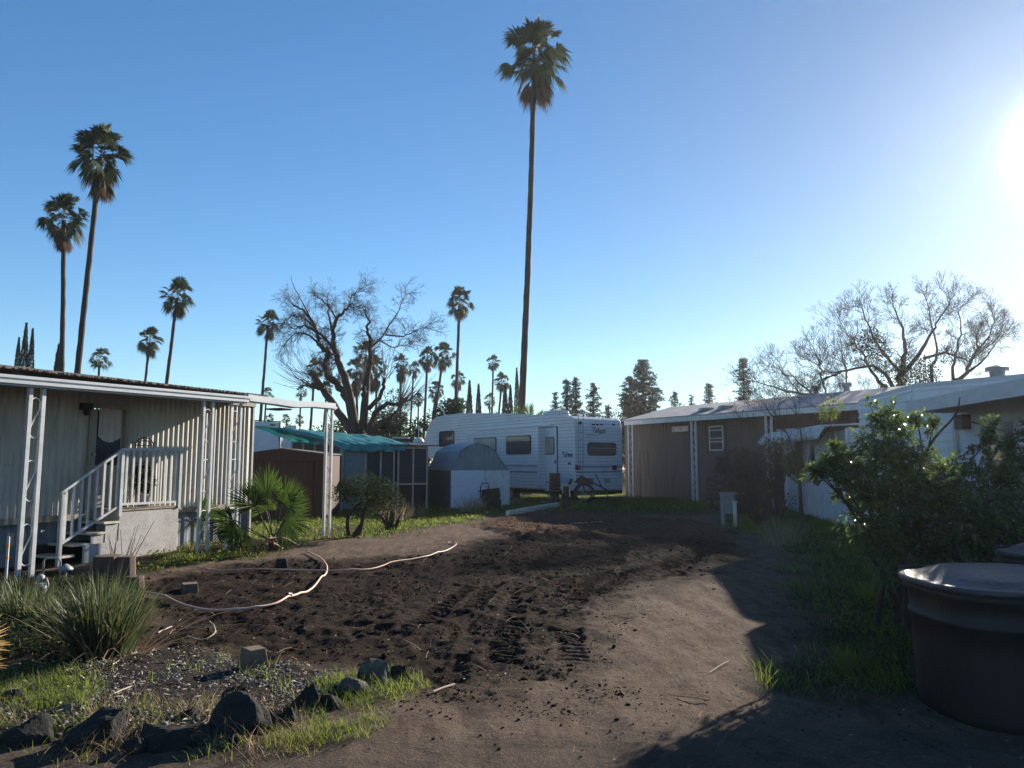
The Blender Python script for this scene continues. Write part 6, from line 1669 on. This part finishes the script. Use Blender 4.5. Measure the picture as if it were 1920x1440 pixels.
br.tube(smoothpath([at(1700, 960, 7.4), at(1740, 840, 7.6), at(1790, 780, 7.7), at(1800, 745, 7.7)], 4), [.02 - .0013 * k for k in range(13)], 6)
br.tube([at(1790, 780, 7.7), at(1850, 800, 7.6), at(1900, 812, 7.6)], [.010, .008, .005], 5)
q = G(1697, 1195); q.z = hz(q.x, q.y)
br.tube(smoothpath([q, at(1700, 1120, q.y + .1), at(1695, 1040, 7.0)], 4), [.05, .045, .04, .04, .038, .036, .034, .03, .03], 8)
br.build('branches', 'bark', lr); V, F = merge(Vs); arr('foliage', V, F, 'laurel', lr)

# ------------------------------------------------------------------ grass, pebbles, clods, litter (uncountable)
def stuff(o, label, cat): return tag(o, label, cat, kind='stuff')
def grass_patch(n, box, mask, H, W, mat, label, name='grass', dens_far=1):
    x, y = scatter(n, *box, mask); P = np.stack([x, y, height(x, y) - .01], 1); k = len(x)
    sc_ = np.clip(y / 9, .8, 2.2)
    V, F = blades(P, rng.normal(0, 1.2, k) + 9 * fbm(x, y, 1.6, 2), H * rng.uniform(.3, 1.25, k) * (.6 + .8 * fbm(x + 3, y, 2.5, 2)), W * sc_ * rng.uniform(.6, 1.4, k), 1.0 * rng.random(k), .9 * rng.random(k), 4)
    return stuff(arr(name, V, F, mat), label, 'grass')
clumpy = lambda x, y, f=1.4, lo=.42, hi=.6: np.clip((fbm(x + 31, y + 7, f, 3) - lo) / (hi - lo), 0, 1)
P_G1 = gp((-20, 1335), (-20, 1270), (60, 1262), (150, 1272), (190, 1300), (150, 1335), (60, 1345))
P_G2 = gp((480, 1400), (560, 1330), (600, 1290), (700, 1268), (775, 1262), (800, 1285), (740, 1330), (680, 1380), (640, 1405))
grass_patch(60000, (-9, 1.2, 11.5, 24), lambda x, y: inpoly(x, y, P_LG1, .4, 1.2, .5) * (.25 + .75 * clumpy(x, y)), .10, .006, 'grass', 'bright green weedy grass between the home and the soil')
grass_patch(90000, (1.8, 9, 4.9, 24), lambda x, y: inpoly(x, y, P_RG, .5, 1.5, .5) * (.3 + .7 * clumpy(x, y, 1.8)), .17, .006, 'grass', 'shaded green grass along the right side')
grass_patch(5000, (2.2, 6, 4.9, 16), lambda x, y: inpoly(x, y, P_RG, .5, 1.5, .5) * clumpy(x, y, 1.3, .5, .6), .32, .012, 'yucca', 'taller weeds standing in the shaded grass at right', 'tall_weeds')
grass_patch(4000, (2.2, 7, 4.9, 20), lambda x, y: inpoly(x, y, P_RG, .5, 1.5, .5) * .5, .16, .006, 'drygrass', 'dry stems in the shaded grass at right', 'straw')
grass_patch(60000, (-12, 14, 22.5, 34), lambda x, y: np.clip((y - 22.5) / 2, .15, 1), .12, .009, 'grass', 'shaded grass before the trailer and brown house')
grass_patch(26000, (-4.0, -1.7, 4.2, 6.2), lambda x, y: inpoly(x, y, P_G1, .08, 3, .06), .08, .005, 'grass', 'bright tuft of grass at the left on the gravel bed')
grass_patch(30000, (-2.2, .2, 3.6, 6.4), lambda x, y: inpoly(x, y, P_G2, .15, 3, .15) * (.1 + .9 * clumpy(x, y, 3, .45, .6)), .115, .005, 'grass', 'grass tufts growing round the edging rocks')
P_RK = gp((-60, 1430), (-60, 1330), (200, 1330), (420, 1325), (560, 1320), (640, 1400), (480, 1435))
grass_patch(4500, (-4.0, -.6, 3.7, 5.2), lambda x, y: inpoly(x, y, P_RK, .1, 3, .1) * clumpy(x, y, 3.2, .45, .6), .09, .005, 'grass', 'weeds sprouting between the dark edging rocks')
grass_patch(6000, (-4.0, -.6, 3.7, 5.2), lambda x, y: inpoly(x, y, P_RK, .1, 3, .1) * clumpy(x + 5, y, 3.2, .45, .6), .13, .004, 'drygrass', 'dry stems between the dark edging rocks')
grass_patch(9000, (-4.5, 0, 3.8, 9), lambda x, y: np.maximum(inpoly(x, y, P_GRAV, .2), inpoly(x, y, P_LEFTD, .3) * .9) * clumpy(x, y, 2.2, .5, .65), .13, .005, 'grass', 'sparse weeds on the gravel bed')
grass_patch(9000, (-6, 6, 4, 24), lambda x, y: .16 * clumpy(x, y, 1.1, .52, .7), .09, .005, 'drygrass', 'scattered dry straw on the soil', 'straw')
grass_patch(14000, (-7, 4, 11, 24), lambda x, y: inpoly(x, y, P_LG1, .8, 1.2, .8) * .35, .13, .005, 'drygrass', 'dry stems among the green weeds', 'straw')
# leafy ground cover at the left under the palms
def cover(n, box, mask, L, W, mat, label, hgt=.12, name='ground_cover'):
    x, y = scatter(n, *box, mask); k = len(x); P = np.stack([x, y, height(x, y) + rng.uniform(0, hgt, k)], 1)
    D_ = rsph(k); D_[:, 2] = np.abs(D_[:, 2]) * .6; V, F = leaves(P, D_, rsph(k) * .5 + np.array([0, 0, 1.]), L * rng.uniform(.6, 1.3, k), W, .15)
    return stuff(arr(name, V, F, mat), label, 'ground cover')
cover(26000, (-9, 2, 10, 23), lambda x, y: inpoly(x, y, P_LG1, .5, 1.2, .6) * clumpy(x, y, 1.0, .4, .6), .06, .025, 'grass', 'low broad leaved weeds among the grass', .09)
cover(34000, (-6.5, -1.5, 4.4, 10), lambda x, y: inpoly(x, y, P_LEFTD, .3, 2, .3), .07, .02, 'shrub', 'dark tangled ground cover under the strap leaf clumps', .16)
cover(9000, (1.5, 7, 4.8, 9), lambda x, y: inpoly(x, y, P_RG, .3, 2, .3) * clumpy(x, y, 2, .45, .6), .07, .02, 'shrub', 'dark low leaves in the shaded grass by the bins', .18)
# pebbles and clods: small rounded lumps
def lumps(name, x, y, size, flat, mat, label, cat, sink=.3, sub=True, zoff=0.0):
    import bmesh
    bm = bmesh.new()
    bmesh.ops.create_icosphere(bm, subdivisions=1 if not sub else 2, radius=1)
    v0 = np.array([v.co[:] for v in bm.verts]); f0 = np.array([[v.index for v in f.verts] for f in bm.faces]); bm.free()
    n = len(x); vs = np.broadcast_to(v0, (n,) + v0.shape).copy()
    s = size[:, None, None] * rng.uniform(.6, 1.3, (n, 1, 3)); s[:, :, 2] *= flat
    a = rng.uniform(0, 6.283, n); jit = 1 + rng.normal(0, .13, (n, len(v0), 1))
    vs = vs * jit * s; c, sn = np.cos(a)[:, None], np.sin(a)[:, None]
    vx = vs[:, :, 0] * c - vs[:, :, 1] * sn; vy = vs[:, :, 0] * sn + vs[:, :, 1] * c
    z = height(x, y)[:, None] + zoff
    V = np.stack([vx + x[:, None], vy + y[:, None], vs[:, :, 2] + z + (size * flat * (.5 - sink))[:, None]], -1)
    F = (f0[None] + (np.arange(n) * len(v0))[:, None, None]).reshape(-1, 3)
    return stuff(arr(name, V.reshape(-1, 3), F, mat, smooth=True), label, cat)
x, y = scatter(20000, -4.6, .2, 3.9, 7.2, lambda x, y: inpoly(x, y, P_GRAV, .3, 2.5, .3) * (.12 + .88 * clumpy(x, y, 2.2, .42, .62)))
lumps('pebbles', x, y, rng.uniform(.004, .013, len(x)) * np.where(rng.random(len(x)) < .06, 1.8, 1), .6, 'pebble', 'grey and white pebbles of the gravel bed', 'gravel', sub=False)
x, y = scatter(700, -4, 4.5, 4.2, 14, lambda x, y: .25 + .6 * inpoly(x, y, P_SOIL))
lumps('pebbles', x, y, rng.uniform(.004, .012, len(x)), .7, 'pebble', 'stray small stones over the soil', 'stones', sub=False)
MT['clod'] = M('dark_soil_clod', (.016, .011, .009), (.036, .021, .014), .95, scale=20, bump=.8, bscale=60, spec=.02, rnd=.3)
x, y = scatter(30000, -5.2, 5, 4.6, 16, lambda x, y: inpoly(x, y, P_SOIL, .6, 1.3, .6) * (.1 + .9 * clumpy(x, y, 1.3, .42, .62)))
lumps('soil_clods', x, y, np.clip(rng.lognormal(-4.95, .6, len(x)), .003, .045), .65, 'clod', 'dark clods of turned soil', 'soil', sub=False)
x, y = scatter(2600, -2, 5, 4.4, 14, lambda x, y: .35 + 0 * x)
lumps('soil_clods', x, y, np.clip(rng.lognormal(-5.0, .4, len(x)), .003, .02), .7, 'clod', 'crumbs of soil strewn over the pale dirt', 'soil', sub=False)
P_BAND = gp((690, 1285), (860, 1275), (1060, 1262), (1150, 1290), (1280, 1322), (1000, 1342), (760, 1328))
x, y = scatter(9000, -2, 2.2, 4.4, 7, lambda x, y: inpoly(x, y, P_BAND, .3, 2, .3) * clumpy(x, y, 2.5, .4, .6))
lumps('soil_clods', x, y, np.clip(rng.lognormal(-5.2, .5, len(x)), .002, .02), .6, 'clod', 'crumbled soil band where the lot meets the road', 'soil', sub=False)
tm = MB()
for _ in range(150):
    x_, y_ = rng.uniform(-3.8, 3.2), 4.6 * (15 / 4.6) ** rng.random()
    if float(inpoly(np.array([x_]), np.array([y_]), P_SOIL, .8)[0]) < rng.random() * .8: continue
    a_ = rng.uniform(0, 3.14); L_ = rng.uniform(.06, .3); z_ = hz(x_, y_) + .012; p_ = Vector((x_, y_, z_)); d_ = Vector((math.cos(a_) * L_, math.sin(a_) * L_, rng.uniform(-.01, .05)))
    tm.tube([p_, p_ + d_ * .5 + Vector((0, 0, .01)), p_ + d_], [.004, .003, .002], 4, False)
stuff(tm.build('twig_litter', 'drygrass', None), 'thin roots and twigs lying over the turned soil', 'twigs')
MT['chip'] = M('bark_chip', (.16, .10, .07), (.08, .05, .036), .9, scale=9, rnd=.5, spec=.05)
def chips(n, box, mask, L, W, mat, label, cat, name):
    x, y = scatter(n, *box, mask); k = len(x); P = np.stack([x, y, height(x, y) + .008 + rng.uniform(0, .02, k)], 1)
    D_ = rsph(k); D_[:, 2] *= .25; V, F = leaves(P, D_, rsph(k) * .4 + np.array([0, 0, 1.]), L * rng.uniform(.4, 1.4, k), W * rng.uniform(.5, 1.4, k), .1)
    return stuff(arr(name, V, F, mat), label, cat)
chips(16000, (-3, 9, 14, 24), lambda x, y: inpoly(x, y, P_MULCH, .6, 1, .6), .07, .025, 'chip', 'brown bark mulch on the low pile', 'mulch', 'bark_mulch')
chips(5000, (-5, 5, 4.5, 15), lambda x, y: .2 + .5 * inpoly(x, y, P_SOIL), .03, .01, 'chip', 'small brown wood bits in the soil', 'wood bits', 'wood_bits')
chips(3500, (-4.5, .2, 3.9, 7.2), lambda x, y: inpoly(x, y, P_GRAV, .3, 2.5, .3), .04, .014, 'litter', 'pale dry leaves and husks among the pebbles', 'dry leaves', 'dry_leaves')
chips(5000, (-2.5, 5, 3.8, 12), lambda x, y: .5 + 0 * x, .018, .006, 'chip', 'fine dry bits on the pale dirt', 'litter', 'fine_litter')
chips(1500, (-2.5, 5, 3.8, 12), lambda x, y: .5 + 0 * x, .03, .004, 'litter', 'pale straw bits on the pale dirt', 'straw', 'straw_bits')
chips(900, (-5, 5, 4.5, 20), lambda x, y: .6 * (.3 + inpoly(x, y, P_SOIL)) , .028, .012, 'litter', 'pale scraps and dry leaves over the lot', 'litter', 'pale_scraps')
chips(5000, (-8, 0, 10, 20), lambda x, y: inpoly(x, y, P_LG1, .9, 1, .7) * .7, .06, .03, 'drygrass', 'fallen dry leaves along the grass edge', 'dead leaves', 'dry_leaves')

# ------------------------------------------------------------------ added air volume imitating lens veiling glare towards the low sun
m = MB(); m.box(-152, 152, -32, 203, -1.5, 29); hzo = m.build('veil_haze', 'ground', None)
hm = bpy.data.materials.new('glare_veil_air'); hm.use_nodes = True; hnt = hm.node_tree
for n_ in list(hnt.nodes):
    if n_.type != 'OUTPUT_MATERIAL': hnt.nodes.remove(n_)
pv = hnt.nodes.new('ShaderNodeVolumePrincipled'); pv.inputs['Color'].default_value = (.93, .96, 1, 1)
pv.inputs['Density'].default_value = .00028; pv.inputs['Anisotropy'].default_value = .64
hnt.links.new(pv.outputs[0], [n_ for n_ in hnt.nodes if n_.type == 'OUTPUT_MATERIAL'][0].inputs['Volume'])
hzo.data.materials.clear(); hzo.data.materials.append(hm)
tag(hzo, 'thin air added over the whole lot to imitate lens veiling glare, brightest towards the low sun', 'veil_haze', kind='stuff')
